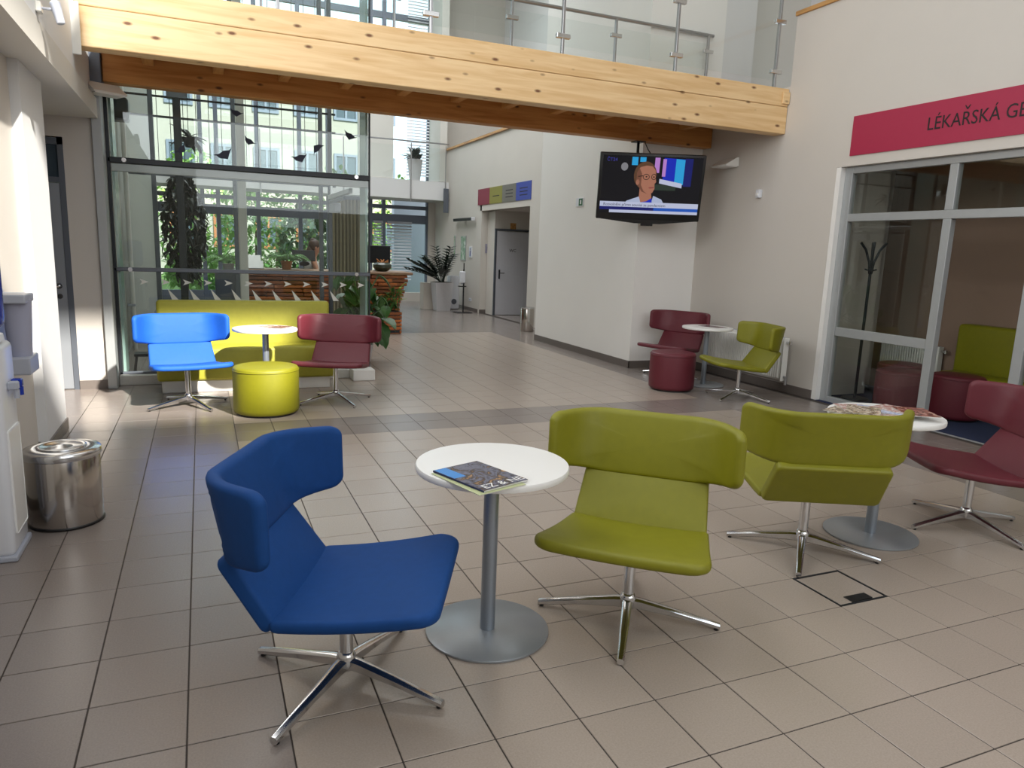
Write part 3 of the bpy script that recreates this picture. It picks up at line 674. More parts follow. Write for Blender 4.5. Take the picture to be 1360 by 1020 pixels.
for yy in (-.4,.66):
    for xx in (-.17,.2): obj('foot', cyl(.02,0,.08,10,(xx,yy)), 'steel', ac)
cs = thing('coat_stand', 'slim dark metal coat stand with forked arms behind the partition glass', 'coat stand', (6.02, 3.72, 0))
obj('pole', cyl(.016,.02,1.5,14), 'dark', cs, 40); obj('base', lathe([(.14,0),(.15,.008),(.14,.02),(.02,.024)],28), 'dark', cs, 40)
for i in range(4):
    a = R(45+90*i); c_, s_ = math.cos(a), math.sin(a)
    obj('arm', tube([(.01*c_,.01*s_,1.42),(.025*c_,.025*s_,1.55),(.07*c_,.07*s_,1.68),(.13*c_,.13*s_,1.76)],.013,8), 'dark', cs, True)
    obj('peg', tube([(0,0,1.45),(.06*c_,.06*s_,1.47)],.009,8), 'dark', cs, True)

# exit sign on the white wall
ex = thing('exit_sign', 'small green emergency exit sign on the white wall left of the television', 'sign', (4.55, 7.86, 2.295))
obj('panel', box(-.012,0,-.115,.115,-.06,.06), 'whites', ex); obj('green_field', box(-.0135,-.012,-.10,.02,-.052,.052), mat('sign_green', srgb(28,96,60), .5), ex)
obj('arrow_pictogram', box(-.0145,-.0135,-.06,-.02,-.03,.03), 'white', ex)

# ------------------------------------------------------------------ television
P0 = CAM + pix(864, 249)*((5.72-CAM[1])/pix(864, 249)[1]); dep = (P0-CAM)@fw; TW, TH = 139*dep/FPX, 86*dep/FPX
tv = thing('television', 'flat black television showing a news broadcast hanging under the bridge', 'television', tuple(P0))
fx = Vector(rt); fz = Vector(upv); fy = Vector(fw)
fh = Vector((math.sin(YAW), math.cos(YAW), 0)); fx = Vector(rt0); tz = (math.cos(R(12))*Vector((0,0,1)) - math.sin(R(12))*fh).normalized(); ty = tz.cross(fx)
tilt = Matrix(((fx.x, ty.x, tz.x), (fx.y, ty.y, tz.y), (fx.z, ty.z, tz.z))); tv.rotation_euler = tilt.to_euler(); fy = ty; fz = tz
hw, hh = TW/2, TH/2
obj('housing', bbox(-hw,hw,0,.06,-hh,hh,.012,2), 'black', tv, 40)
obj('rear_cover', bbox(-hw*.6,hw*.6,.06,.10,-hh*.6,hh*.6,.012,2), 'black', tv, 40)
obj('chin', prism([(-hw*.96,-hh+.004),(hw*.96,-hh+.004),(.16,-hh-.045),(-.16,-hh-.045)], .004,.05,'Y'), 'black', tv)
obj('stand_stub', bbox(-.075,.075,.005,.05,-hh-.075,-hh-.04,.005,1), 'black', tv)
def em(n, c, e=1.0): return mat(n, (0.01,.01,.01), .3, emit=c, estr=e, spec=.2)
SW, SH = hw*.945, hh*.86; SZ = .025
scr = obj('screen', box(-SW,SW,-.003,0,-SH+SZ,SH+SZ), em('screen_dark', srgb(14,14,20), .9), tv)
def sp(n, x0,x1,z0,z1, m, k=0, skew=0):   # rectangles on the screen in 0..1 coordinates, z from top
    X = lambda u: -SW+2*SW*u; Zc = lambda v: SH+SZ-2*SH*v
    y = -.0035-.0004*k
    obj(n, prism([(X(x0),Zc(z1)),(X(x1),Zc(z1)+skew),(X(x1),Zc(z0)+skew),(X(x0),Zc(z0))], y, y+.0003, 'Y'), m, scr)
def sb(n, poly, m, k=0):
    y = -.0035-.0004*k
    obj(n, prism([(-SW+2*SW*u, SH+SZ-2*SH*v) for u, v in poly], y, y+.0003, 'Y'), m, scr)
eb, ec, ew, es, eh, ep = em('e_blue',srgb(20,40,170)), em('e_cyan',srgb(40,150,205)), em('e_pale',srgb(186,192,216),.9), em('e_skin',srgb(172,116,94),.8), em('e_hair',srgb(96,66,46),.8), em('e_pink',srgb(170,120,190))
en = em('e_navy',srgb(20,26,96)); ek = em('e_black',srgb(6,6,8),.5); ecoat = em('e_coat',srgb(170,180,206),.9); egrey = em('e_grey',srgb(120,120,124)); edg = em('e_dgreen',srgb(40,52,44))
ell = lambda cx,cy,a,b,n=20: [(cx+a*math.cos(2*PI*i/n), cy+b*math.sin(2*PI*i/n)) for i in range(n)]
sp('video_panel', .29,.35,.02,.16, ec); sp('video_panel', .37,.43,.02,.10, ec); sp('video_panel', .52,.57,.02,.28, ep)
sp('video_panel', .61,.82,.02,.44, eb, 0, -.01); sp('video_panel', .60,.635,.04,.34, ep, 1); sp('video_panel', .73,.82,.03,.46, ec, 1, -.01); sp('video_panel', .58,.81,.38,.46, ew, 2, -.05); sp('video_panel',.82,.9,.02,.5, en)
sp('studio_desk', .50,.75,.48,.58, edg); sb('video_lamp', ell(.22,.19,.035,.07), egrey)
sb('presenter_hair', ell(.435,.33,.115,.24,24), eh, 3)
sb('presenter_neck', [(.39,.55),(.50,.55),(.53,.82),(.39,.82)], es, 4)
sb('presenter_face', [(.35,.28),(.38,.19),(.44,.16),(.50,.17),(.535,.24),(.54,.36),(.55,.44),(.535,.47),(.54,.56),(.52,.63),(.47,.65),(.41,.61),(.375,.52),(.35,.42)], es, 5)
sb('presenter_ear', ell(.365,.45,.018,.05,12), es, 6)
def ring(cx,cy,a_,b_,w_,n=18):
    for i in range(n):
        t0,t1 = 2*PI*i/n, 2*PI*(i+1)/n; yield [(cx+a_*math.cos(t0),cy+b_*math.sin(t0)),(cx+a_*math.cos(t1),cy+b_*math.sin(t1)),(cx+(a_-w_)*math.cos(t1),cy+(b_-w_*1.8)*math.sin(t1)),(cx+(a_-w_)*math.cos(t0),cy+(b_-w_*1.8)*math.sin(t0))]
gy = -.0035-.0004*6; toS = lambda P_: [(-SW+2*SW*u, SH+SZ-2*SH*v) for u, v in P_]
gl = [prism(toS(P_), gy, gy+.0003, 'Y') for c_ in ((.445,.355),(.522,.35)) for P_ in ring(c_[0],c_[1],.034 if c_[0]<.5 else .026,.052,.006)]
gl.append(prism(toS([(.36,.345),(.412,.33),(.412,.345),(.36,.362)]), gy, gy+.0003, 'Y')); obj('presenter_glasses', join(*gl), ek, scr)
for ex_ in (.447,.522): sb('presenter_eye', ell(ex_,.352,.009,.012,10), ek, 7)
sb('presenter_shade', [(.35,.28),(.372,.205),(.40,.30),(.40,.50),(.43,.60),(.47,.65),(.41,.61),(.375,.52),(.35,.42)], em('e_skinshade',srgb(120,78,62),.8), 6)
sb('presenter_mouth', [(.475,.535),(.535,.525),(.53,.545),(.49,.555)], em('e_lip',srgb(130,60,60)), 6)
sb('presenter_coat', [(.22,.88),(.27,.78),(.39,.70),(.41,.80),(.47,.88)], ecoat, 5); sb('presenter_coat', [(.47,.88),(.52,.80),(.535,.68),(.62,.74),(.67,.88)], ecoat, 5)
sb('presenter_shirt', [(.41,.80),(.47,.78),(.52,.72),(.53,.80),(.49,.88),(.44,.88)], eb, 5)
sp('news_banner', .0,1.0,.80,.89, ew, 8); sp('news_banner', .0,1.0,.89,.945, en, 8); sp('news_banner', .55,1.0,.89,.945, em('e_mid',srgb(30,80,170)), 9); sp('news_banner', .10,1.0,.945,.995, ew, 8)
text('lettering', 'Rozvolnění přímo souvisí za pandemiem', .048, ek, scr, (-SW*.93, -.008, SH+SZ-2*SH*.872), (R(90),0,0), .0002)
text('lettering', 'ČT24', .055, em('e_logo',srgb(60,60,150)), scr, (-SW*.92, -.006, SH+SZ-2*SH*.10), (R(90),0,0), .0002)
# bracket from the rear beam
btop = Vector((P0[0]+.02, 6.10, 2.965)); bbot = Vector(P0)+fy*.14+fz*(hh*.3)
bk = thing('television_bracket', 'black ceiling bracket holding the television below the rear beam', 'bracket', tuple(btop))
q = bbot-btop
obj('ceiling_plate', bbox(-.07,.07,-.07,.07,-.014,-.002,.003,1), 'black', bk)
obj('drop_pole', tube([(0,0,-.01),(0,0,-.14),(q.x*.5,q.y*.6,q.z*.75),tuple(q)],.019,12), 'black', bk, True)
tag(obj('power_cable', tube([tuple(btop+Vector((.06,-.05,-.002))),tuple(btop+Vector((.10,-.08,-.10))),tuple(btop+Vector((.16,-.12,-.2))),tuple(Vector(P0)+fy*.11+fz*(hh*.7))],.006,8), 'black', None, True), 'thin black cable looping above the television', 'cable')

# ------------------------------------------------------------------ bin, water cooler, cups
bn = thing('waste_bin', 'shiny stainless steel waste bin with swing lid beside the water cooler', 'bin', (-1.525, 2.16, 0))
obj('body', lathe([(.172,0),(.176,.008),(.176,.372),(.172,.38)],56), 'binm', bn, 40)
obj('base_ring', lathe([(.174,0),(.180,.004),(.180,.014),(.175,.018)],56), 'black', bn, True)
ld = obj('lid', lathe([(.180,.370),(.184,.376),(.184,.404),(.178,.410),(.12,.418),(.112,.412)],56), 'chrome', bn, 50)
obj('flap_rim', lathe([(.112,.412),(.116,.420),(.106,.423),(.098,.415)],48), 'chrome', ld, True)
obj('flap', lathe([(.098,.408),(.06,.413),(.03,.420),(.004,.423)],40), 'chrome', ld, True)

wc = thing('water_cooler', 'white water cooler with blue bottle at the left picture edge', 'water cooler', (-1.765, 1.82, 0))
obj('body', bbox(-.14,.105,-.17,.13,.02,1.02,.03,3), 'whites', wc, 50)
obj('foot', bbox(-.15,.115,-.18,.14,0,.03,.008,2), 'greyp', wc)
obj('side_panel', bbox(-.11,.09,.128,.14,.08,.9,.02,2), 'greyp', wc)
obj('front_panel', bbox(.103,.112,-.13,.09,.12,.62,.01,2), 'white', wc)
obj('collar', lathe([(.10,1.02),(.125,1.03),(.12,1.06),(.09,1.07)],32,(-.02,-.02)), 'whites', wc, 40)
obj('bottle', lathe([(.03,1.06),(.09,1.07),(.128,1.11),(.132,1.15),(.132,1.42),(.12,1.46),(.05,1.48)],36,(-.02,-.02)), 'coolerb', wc, 40)
obj('tap', join(bbox(.105,.15,-.06,-.02,.80,.84,.006,1), cyl(.012,.76,.80,10,(.14,-.04))), 'greyp', wc); obj('tap', join(bbox(.105,.15,.02,.06,.80,.84,.006,1), cyl(.012,.76,.80,10,(.14,.04))), 'coolerb', wc)
obj('round_button', xf(cyl(.022,0,.012,18),(.05,.13,.86),rx=R(-90)), 'white', wc)
cdp = thing('cup_dispenser', 'pale grey wall-mounted cup dispenser above the waste bin', 'dispenser', (-1.88, 2.78, 0))
obj('backplate', bbox(-.02,0,-.13,.13,.72,1.2,.006,1), 'greyp', cdp)
obj('cup_tube', lathe([(.055,.80),(.058,.82),(.075,1.13),(.075,1.15),(.06,1.15)],28,(.085,.0)), 'clearp', cdp, 40)
obj('top_collar', bbox(.0,.15,-.12,.12,1.13,1.18,.008,2), 'greyp', cdp); obj('lower_tray', bbox(.0,.15,-.12,.12,.72,.82,.008,2), 'greyp', cdp)

# ------------------------------------------------------------------ corridor and hall beyond
# upper landing across the end of the hall
struct('floor_landing', box(-4.6, 5.4, 17.0, 18.3, 2.79, 3.27), 'wallw', 'white edge of the upper landing at the far end')
rl = thing('landing_railing', 'thin glass railing along the white upper landing', 'railing', (0,16.97,0))
for x in (-1.2,.6,2.6,4.35,5.3): obj('post', bbox(x-.014,x+.014,-.012,.012,2.7,4.2,.003,1), 'steel', rl)
obj('handrail', tube([(-1.6,0,4.245),(5.38,0,4.245)],.02,10), 'steel', rl)
for a,b in ((-1.2,.6),(.6,2.6),(2.6,4.35),(4.35,5.3)): obj('pane', box(a+.03,b-.03,-.004,.004,3.3,4.12), 'glassr', rl)
# facade with windows at the far end
fac = tag(bpy.data.objects.new('window_3', None), 'tall blue-grey framed windows at the far end of the hall', None, None, 'structure'); COL.objects.link(fac); fac.location = (0,18.3,0)
vx = [-4.6,-1.85,-.72,-.35,.62,1.68,2.42,3.56,3.93,5.2]
for x in vx: obj('mullion', bbox(x-.05,x+.05,-.06,.06,0,9.4,.004,1), 'alub', fac)
for z,hh_ in ((.12,.12),(2.3,.12),(2.62,.05),(3.05,.25),(5.6,.08),(7.58,.08)): obj('transom', bbox(-4.6,5.4,-.05,.05,z-hh_,z+hh_,.004,1), 'alub', fac)
for a,b in zip(vx[:-1],vx[1:]):
    for z0,z1 in ((.24,2.18),(3.3,5.52),(5.68,7.5),(7.66,9.3)): obj('pane', box(a+.05,b-.05,-.004,.004,z0,z1), 'wing', fac)
struct('wall_far_right', join(box(5.2,5.4,18.2,18.4,0,9.4), box(3.0,5.4,18.05,18.22,0,.25)), 'wall')
for i,(xa,xb) in enumerate(((3.62,3.88),(4.0,4.7))):
    bl = thing('window_blind', ['narrow white slatted blind at the far window','wide white slatted blind at the far window behind the dark plant'][i], 'blind', ((xa+xb)/2,18.15,0), 0, 'slatted blinds')
    sm_ = mesh('slat', xf(bbox(-(xb-xa)/2,(xb-xa)/2,-.035,.035,-.003,.003,.002,1),rx=R(35)), M['blind'])
    for k in range(19): link('slat', sm_, bl, (0,0,.62+.082*k))
    obj('head_box', bbox(-(xb-xa)/2,(xb-xa)/2,-.04,.04,2.15,2.22,.004,1), 'greyp', bl)
# upper window panels seen above the bridge and over the landing
struct('wall_upper_far', join(box(3.2,4.15,18.1,18.25,3.3,6.3), box(5.2,5.4,17.2,18.2,3.3,9.4)), 'ceil', 'grey wall panel on the upper landing')
ub = thing('window_blind', 'fine white blind at the upper landing window behind the potted plant', 'blind', (4.85,18.12,0), 0, 'slatted blinds')
um = mesh('slat', xf(box(-.32,.32,-.03,.03,-.002,.002),rx=R(40)), M['blind'])
for k in range(72): link('slat', um, ub, (0,0,3.5+.08*k))
up = thing('potted_plant', 'dark leafy plant in a tapered pale pot on the upper landing', 'plant', (4.57,17.4,3.27))
obj('pot', lathe([(.14,0),(.205,.57),(.19,.57),(.17,.5)],24), 'potg', up, 40); obj('soil', cyl(.17,.48,.5,20), 'soil', up)
lmD = mesh('leaf', leafgeo(.3,.10,.35), M['leafd'])
for k in range(30): link('leaf', lmD, up, (random.uniform(-.1,.1),random.uniform(-.1,.1),.56), (0,-R(random.uniform(15,85)),random.uniform(0,6.28)), (random.uniform(.9,1.6),)*3)

# corridor wall fittings
s4 = thing('wall_sign', 'four-colour direction sign above the corridor recess', 'sign', (5.4, 13.1, 2.76))
for i,(n,c) in enumerate((('maroon_field',srgb(132,36,60)),('olive_field',srgb(138,134,52)),('grey_field',srgb(112,108,100)),('blue_field',srgb(48,66,160)))):
    y1 = 1.56-.775*i; obj(n, box(-.012,0,y1-.77,y1,-.185,.185), mat(n,c,.5), s4)
    if i: 
        for k in range(1 if i==1 else 3): obj('lettering_line', box(-.0132,-.012,y1-.6,y1-.2,.0-.07*k+(.05 if i>1 else -.03),.02-.07*k+(.05 if i>1 else -.03)), 'ink', s4)
cl = thing('corridor_light', 'slim dark wall light on the corridor wall left of the recess', 'wall light', (5.4,15.5,2.26))
obj('bracket', box(-.06,0,-.05,.05,-.02,.02), 'greyp', cl); obj('lamp_body', bbox(-.12,-.05,-.7,.7,-.035,.035,.01,2), 'dark', cl); obj('end_cap', bbox(-.125,-.045,-.76,-.7,-.04,.04,.006,1), 'whites', cl)
fl = thing('hanging_sign', 'vertical dark blade sign at the landing end', 'sign', (5.32,16.9,0)); obj('blade', bbox(-.09,.05,-.02,.02,2.47,3.1,.004,1), 'alud', fl); obj('arm', tube([(.0,0,2.8),(.08,0,2.8)],.012,8), 'steel', fl)
def frame(label, y, z, w, hgt, m, cat='picture'):
    t = thing('picture_frame' if cat=='picture' else 'wall_pictogram', label, cat, (5.4,y,z)); obj('frame', box(-.015,0,-w/2,w/2,-hgt/2,hgt/2), 'alu' if cat=='picture' else 'whites', t); obj('print', box(-.018,-.015,-w/2+.02,w/2-.02,-hgt/2+.02,hgt/2-.02), m, t); return t
frame('narrow framed mirror on the corridor wall behind the dark plant', 16.35, 1.6, .12, .55, M['wing'] if False else mat('mirror_pale', srgb(210,220,222), .08, metal=.8))
frame('framed green and white poster on the corridor wall', 15.65, 1.55, .40, .62, covermat('poster_green', [srgb(236,240,236), srgb(120,160,130), srgb(220,230,220)], 4))
pg = frame('blue figure pictogram on the corridor wall corner', 15.1, 1.46, .2, .27, 'whites', 'sign')
obj('figure', join(box(-.0195,-.018,-.03,.03,-.10,.04), xf(cyl(.026,0,.0015,14),(-.018,0,.075),ry=R(-90))), mat('pictogram_blue', srgb(50,60,130), .5), pg)
pg2 = thing('wall_pictogram', 'grey square pictogram beside the grey toilet door', 'sign', (5.66,13.9-.012,1.56)); pg2.location=(5.60,14.39,1.56)
obj('frame', box(-.09,.09,-.012,0,-.11,.11), mat('lilac_grey', srgb(150,148,168), .5), pg2); obj('figure', box(-.05,.03,-.0135,-.012,-.05,.05), mat('pictogram_ink', srgb(88,86,116), .5), pg2)
sk = thing('wall_socket', 'white double wall socket low on the corridor wall', 'socket', (5.4,15.05,.28)); obj('faceplate', bbox(-.012,0,-.08,.08,-.04,.04,.003,1), 'whites', sk); obj('outlet', box(-.014,-.012,-.05,-.015,-.02,.02), 'greyp', sk); obj('outlet', box(-.014,-.012,.015,.05,-.02,.02), 'greyp', sk)

fb = thing('waste_bin', 'slim steel bin standing behind the white wall corner', 'bin', (4.98,10.6,0)); obj('body', lathe([(.13,0),(.135,.01),(.135,.44),(.13,.45)],36), 'binm', fb, 40); obj('lid', lathe([(.138,.44),(.14,.46),(.12,.47),(.02,.475)],36), 'chrome', fb, 40)

# ZZ plant in twin square planters
zp = thing('potted_zz_plant', 'dark feathery plant in a square pale grey planter at the corridor end', 'plant', (4.68,15.15,0))
obj('planter', prism([(-.17,-.17),(.17,-.17),(.17,.17),(-.17,.17)],0,.7), 'potg', zp)
zp.children[0].data.vertices  # planter tapers towards the floor
for v in zp.children[0].data.vertices:
    if v.co.z > .5: v.co.x *= 1.35; v.co.y *= 1.35
obj('soil', box(-.2,.2,-.2,.2,.68,.705), 'soil', zp)
random.seed(3)
for k in range(16):
    a = random.uniform(0, 2*PI) if k > 4 else PI+random.uniform(-.5,.5); lean = random.uniform(.2,1.05); L = random.uniform(.6,1.0)
    if math.cos(a) > .2: lean *= .45
    pts = [Vector((.05*math.cos(a),.05*math.sin(a),.7))]
    for i in range(1,7):
        q = i/6; pts.append(Vector((.05*math.cos(a)+math.cos(a)*L*lean*q**1.3, .05*math.sin(a)+math.sin(a)*L*lean*q**1.3, .7+L*(1-lean*.45)*q-.12*lean*q*q)))
    fr_ = obj('frond', tube([tuple(p) for p in pts], .009, 6), 'leafd', zp)
    lg_ = leafgeo(.19,.095,.1,3); gs = []
    for i in range(1,10):
        q = .25+.75*i/9; p = pts[0].lerp(pts[-1], q); idx = min(5,int(q*6)); p = pts[idx].lerp(pts[min(6,idx+1)], q*6-idx)
        for sd in (-1,1): gs.append(xf(lg_, tuple(p), a+sd*R(65), 0, -R(25)))
    obj('leaflets', join(*gs), 'leafd', fr_)
tag(obj('low_planter', prism([(-.16,-.16),(.16,-.16),(.16,.16),(-.16,.16)],0,.66), mat('cream_planter', srgb(214,206,196), .5), None, False, (4.46,15.62,0)), 'cream box planter just left of the grey planter', 'planter')
hs = thing('sanitizer_stand', 'black floor stand with white hand sanitizer dispenser in the corridor', 'stand', (5.02,14.5,0))
obj('base', bbox(-.2,.2,-.16,.16,0,.015,.004,1), 'black', hs); obj('pole', cyl(.018,.015,1.05,12), 'black', hs); 
dp = obj('dispenser', bbox(-.1,.03,-.06,.06,.72,1.0,.02,2), 'whites', hs); obj('nozzle', box(-.06,-.02,-.02,.02,.69,.72), 'greyp', dp); obj('drip_tray', bbox(-.13,.05,-.06,.06,.63,.65,.004,1), 'black', hs); obj('finial', cyl(.014,1.05,1.2,10), 'black', hs)
ap = thing('air_purifier', 'white rounded appliance on the floor behind the dark plant', 'appliance', (5.12,15.6,0)); obj('body', bbox(-.13,.13,-.15,.15,0,.85,.05,3), 'whites', ap, 50); obj('grille', xf(cyl(.07,0,.008,20),(-.02,-.152,.2),rx=R(90)), 'alud', ap)

# ------------------------------------------------------------------ reception desk of stacked slats
dk = thing('reception_desk', 'curved reception desk clad in stacked reddish wooden slats', 'desk', (0,0,0))
random.seed(11)
pm = [mesh('slat', bbox(-L/2,L/2,-.06,.06,-.026,.026,.004,1), M['slat']) for L in (.34,.46,.6)]
rows = 15
for r_ in range(rows):
    z = .04+.0665*r_+.02; q = r_/(rows-1)
    xr_ = 2.42+.22*q; x = -.15
    while x < xr_-.12:
        k = random.randrange(3); L = (.34,.46,.6)[k]
        if x+L > xr_: k = 0; L = .34
        xm = min(x+L/2, xr_-L/2); yy = 10.86-.16*q + .05*((xm-1.2)/1.4)**2 + random.uniform(-.035,.035)
        link('slat', pm[k], dk, (xm, yy, z), (0,0,R(random.uniform(-1.5,1.5)))); x += L+.005
    # return side
    yy = 11.0-.1*q
    while yy < 11.9:
        k = random.randrange(2); L = (.34,.46)[k]; link('slat', pm[k], dk, (xr_-.05+random.uniform(-.03,.03), yy+L/2, z), (0,0,R(90))); yy += L+.005
obj('carcass', bbox(-.1,2.33,10.93,11.35,.02,1.03,.01,1), 'dark', dk)
obj('worktop', bbox(-.25,2.70,10.62,11.45,1.03,1.075,.006,1), 'deskw', dk)
# lower slatted planter in front
lp = thing('slatted_planter', 'low slatted wooden planter box with green plants before the reception desk', 'planter', (2.12,10.42,0))
for r_ in range(6): 
    for sgn in (-1,1): link('slat', pm[0], lp, (.17*sgn*.9, random.uniform(-.03,.03), .03+.066*r_), (0,0,R(random.uniform(-2,2))), (.95,1,1))
obj('liner', box(-.28,.28,-.04,.24,.02,.4), 'dark', lp)
lmG = mesh('leaf', leafgeo(.24,.09,.3), M['leaf']); lmL = mesh('leaf', leafgeo(.2,.06,.3), M['leafl']); lmB = mesh('leaf', leafgeo(.34,.24,.25), M['leaf'])
for k in range(46): link('leaf', random.choice((lmG,lmG,lmL)), lp, (random.uniform(-.25,.28),random.uniform(-.05,.2),.40+random.uniform(0,.2)), (0,-R(random.uniform(-10,70)),random.uniform(0,6.28)), (random.uniform(.7,1.15),)*3)
for k in range(22): link('leaf', random.choice((lmG,lmL)), lp, (.22+random.uniform(-.14,.14),.06+random.uniform(-.1,.06),.62+random.uniform(0,.22)), (0,-R(random.uniform(-35,60)),random.uniform(0,6.28)), (random.uniform(.6,.9),)*3)
for k in range(4): obj('stem', tube([(.1+.06*k,.08,.4),(.14+.05*k,.06,.62),(.16+.04*k,.05,.78)],.008,6), 'leaf', lp)
bw = thing('ceramic_bowl', 'dark olive round bowl vase with dried flowers on the reception desk', 'bowl', (2.2,10.9,1.075))
obj('bowl', lathe([(.07,0),(.12,.02),(.165,.07),(.165,.12),(.13,.155),(.11,.16),(.10,.15)],32), 'bowl', bw, 40)
for k in range(12): obj('dried_stem', tube([(random.uniform(-.06,.06),random.uniform(-.05,.05),.13),(random.uniform(-.12,.12),random.uniform(-.08,.08),.17+random.uniform(0,.06))],.008,6), 'terra', bw)
mn = thing('computer_monitor', 'dark computer monitor on the reception desk behind the bowl', 'monitor', (2.22,11.3,1.075)); obj('screen', bbox(-.02,.02,-.22,.22,.14,.46,.006,1), 'dark', mn); obj('stand', join(cyl(.02,0,.16,12), cyl(.1,0,.012,20)), 'dark', mn); mn.rotation_euler=(0,0,R(70))
mn2 = thing('computer_monitor', 'low black monitor behind the fern on the reception desk', 'monitor', (.78,11.28,1.075)); obj('screen', bbox(-.2,.2,-.02,.02,.06,.26,.006,1), 'black', mn2); obj('stand', join(cyl(.02,0,.08,12), cyl(.09,0,.012,20)), 'black', mn2); mn2.rotation_euler=(R(-25),0,0); mn2.location=(.90,11.38,1.16)

def fern(label, x, y, z, n, L, pot=True, m=None, arch=1.0):
    t = thing('potted_fern', label, 'plant', (x,y,z), 0, 'green ferns on the desk')
    h0 = .14
    obj('pot', lathe([(.07,0),(.10,h0),(.085,h0),(.08,h0-.02)],20), 'terra' if pot else 'potg', t, 40)
    lgF = leafgeo(.12,.04,.1,2)
    for k in range(n):
        a = 2*PI*k/n+random.uniform(-.2,.2); up_ = random.uniform(.45,.95); pts = []
        for i in range(7):
            q = i/6; pts.append((math.cos(a)*L*q, math.sin(a)*L*q, h0+L*(up_*1.5*q-(1.1+.3*arch)*up_*q*q)))
        fr_ = obj('frond', tube(pts,.004,5), 'leaf', t); gs = []
        for i in range(1,12):
            q = .15+.85*i/11; ii = min(5,int(q*6)); p = Vector(pts[ii]).lerp(Vector(pts[ii+1]), q*6-ii)
            for sd in (-1,1): gs.append(xf(lgF, tuple(p), a+sd*R(70), 0, R(10), (1.2-.7*q,)*3))
        obj('leaflets', join(*gs), m or 'leaf', fr_)
    return t
fern('bushy green fern in an orange pot on the reception desk', .54, 10.88, 1.077, 22, .38, True, 'leafm')
fern('green fern seen left of the white column through the glazing', -.38, 11.2, 1.0, 16, .40, False, 'leafm')
tag(obj('plant_stand', bbox(-.6,-.16,11.0,11.4,0,1.0,.01,1), 'alud'), 'dark cabinet carrying the left fern behind the glazing', 'cabinet')
fern('pale fern in front of the low window right of the white column', -.02, 12.6, 1.0, 12, .36, False, 'leafl')
tag(obj('plant_stand', bbox(-.25,.2,12.4,12.8,0,1.0,.01,1), 'potg'), 'pale cabinet carrying the rear fern', 'cabinet')
lf_ = thing('leaflet_holder', 'tilted white leaflet holder on the reception desk', 'holder', (.02,10.68,1.082)); obj('front_tier', xf(bbox(-.13,.13,-.01,.01,0,.16,.003,1),rx=R(-40)), 'white', lf_); obj('rear_tier', xf(bbox(-.1,.1,-.01,.01,0,.16,.003,1),(0,.14,.09),rx=R(-40)), 'white', lf_); obj('base', box(-.14,.14,-.02,.26,0,.01), 'greyp', lf_)

# big indoor plants by the glazing
def big_leaf_plant(name, label, loc, pot, leaves, m, L=.3, seed=1):
    random.seed(seed); t = thing(name, label, 'plant', loc)
    obj('pot', lathe([(pot*.75,0),(pot,pot*1.4),(pot*.9,pot*1.4),(pot*.85,pot*1.3)],24), 'potg', t, 40); obj('soil', cyl(pot*.86,pot*1.25,pot*1.32,20), 'soil', t)
    for (x,y,z,rz,tl,sc) in leaves:
        st = obj('stem', tube([(0,0,pot*1.3),(x*.35,y*.35,pot*1.3+(z-pot*1.3)*.7),(x,y,z)],.009,6), 'leaf', t)
        link('leaf', m, st, (x,y,z), (0,tl,rz), (sc,)*3)
    return t
random.seed(5)
lv_ = [(random.uniform(-.30,.34), random.uniform(-.25,.25), random.uniform(.35,1.16), random.uniform(0,6.28), R(random.uniform(5,60)), random.uniform(.5,.95)) for _ in range(64)]
big_leaf_plant('monstera_plant', 'large-leaved green monstera behind the right end of the glazing', (1.10,7.35,0), .17, lv_, lmB, seed=5)
tr = thing('ficus_tree', 'tall dark ficus tree behind the left part of the glazing', 'tree', (-1.04,9.6,0)); random.seed(8)
obj('pot', lathe([(.18,0),(.24,.4),(.22,.4),(.2,.36)],24), 'potg', tr, 40)
obj('trunk', tube([(0,0,.35),(.03,.02,.9),(-.02,0,1.6),(.02,.01,2.2)],.025,8), 'bark', tr)
lgk = leafgeo(.14,.06,.3,3); gs = []
for k in range(1000):
    z = random.uniform(1.0,2.45); rr = .27*math.sin(PI*(z-.85)/1.75)+.05; a = random.uniform(0,2*PI); q = math.sqrt(random.random())*rr
    gs.append(xf(lgk, (q*math.cos(a)+.03,q*math.sin(a),z), random.uniform(0,6.28), 0, R(random.uniform(0,80)), (random.uniform(.7,1.2),)*3))
fo_ = obj('foliage', join(*gs), 'leafd', tr); fo_['kind'] = 'stuff'
for k in range(14):
    z = random.uniform(.9,2.0); a = random.uniform(0,6.28); obj('branch', tube([(0,0,z),(.15*math.cos(a),.15*math.sin(a),z+.18),(.25*math.cos(a),.25*math.sin(a),z+.25)],.007,5), 'bark', tr)
hp = thing('hanging_plant', 'dark spidery plant in a hanging pot high behind the glazing', 'plant', (-.9,8.8,2.85)); random.seed(9)
obj('pot', lathe([(.04,-.12),(.09,0),(.08,0)],18), 'dark', hp, 40); obj('hanging_wire', tube([(0,0,-.01),(0,0,4.55)],.004,5), 'dark', hp)
for k in range(22): link('leaf', lmD, hp, (0,0,.0), (0,R(random.uniform(-60,35)),random.uniform(0,6.28)), (random.uniform(.6,1.0),)*3)

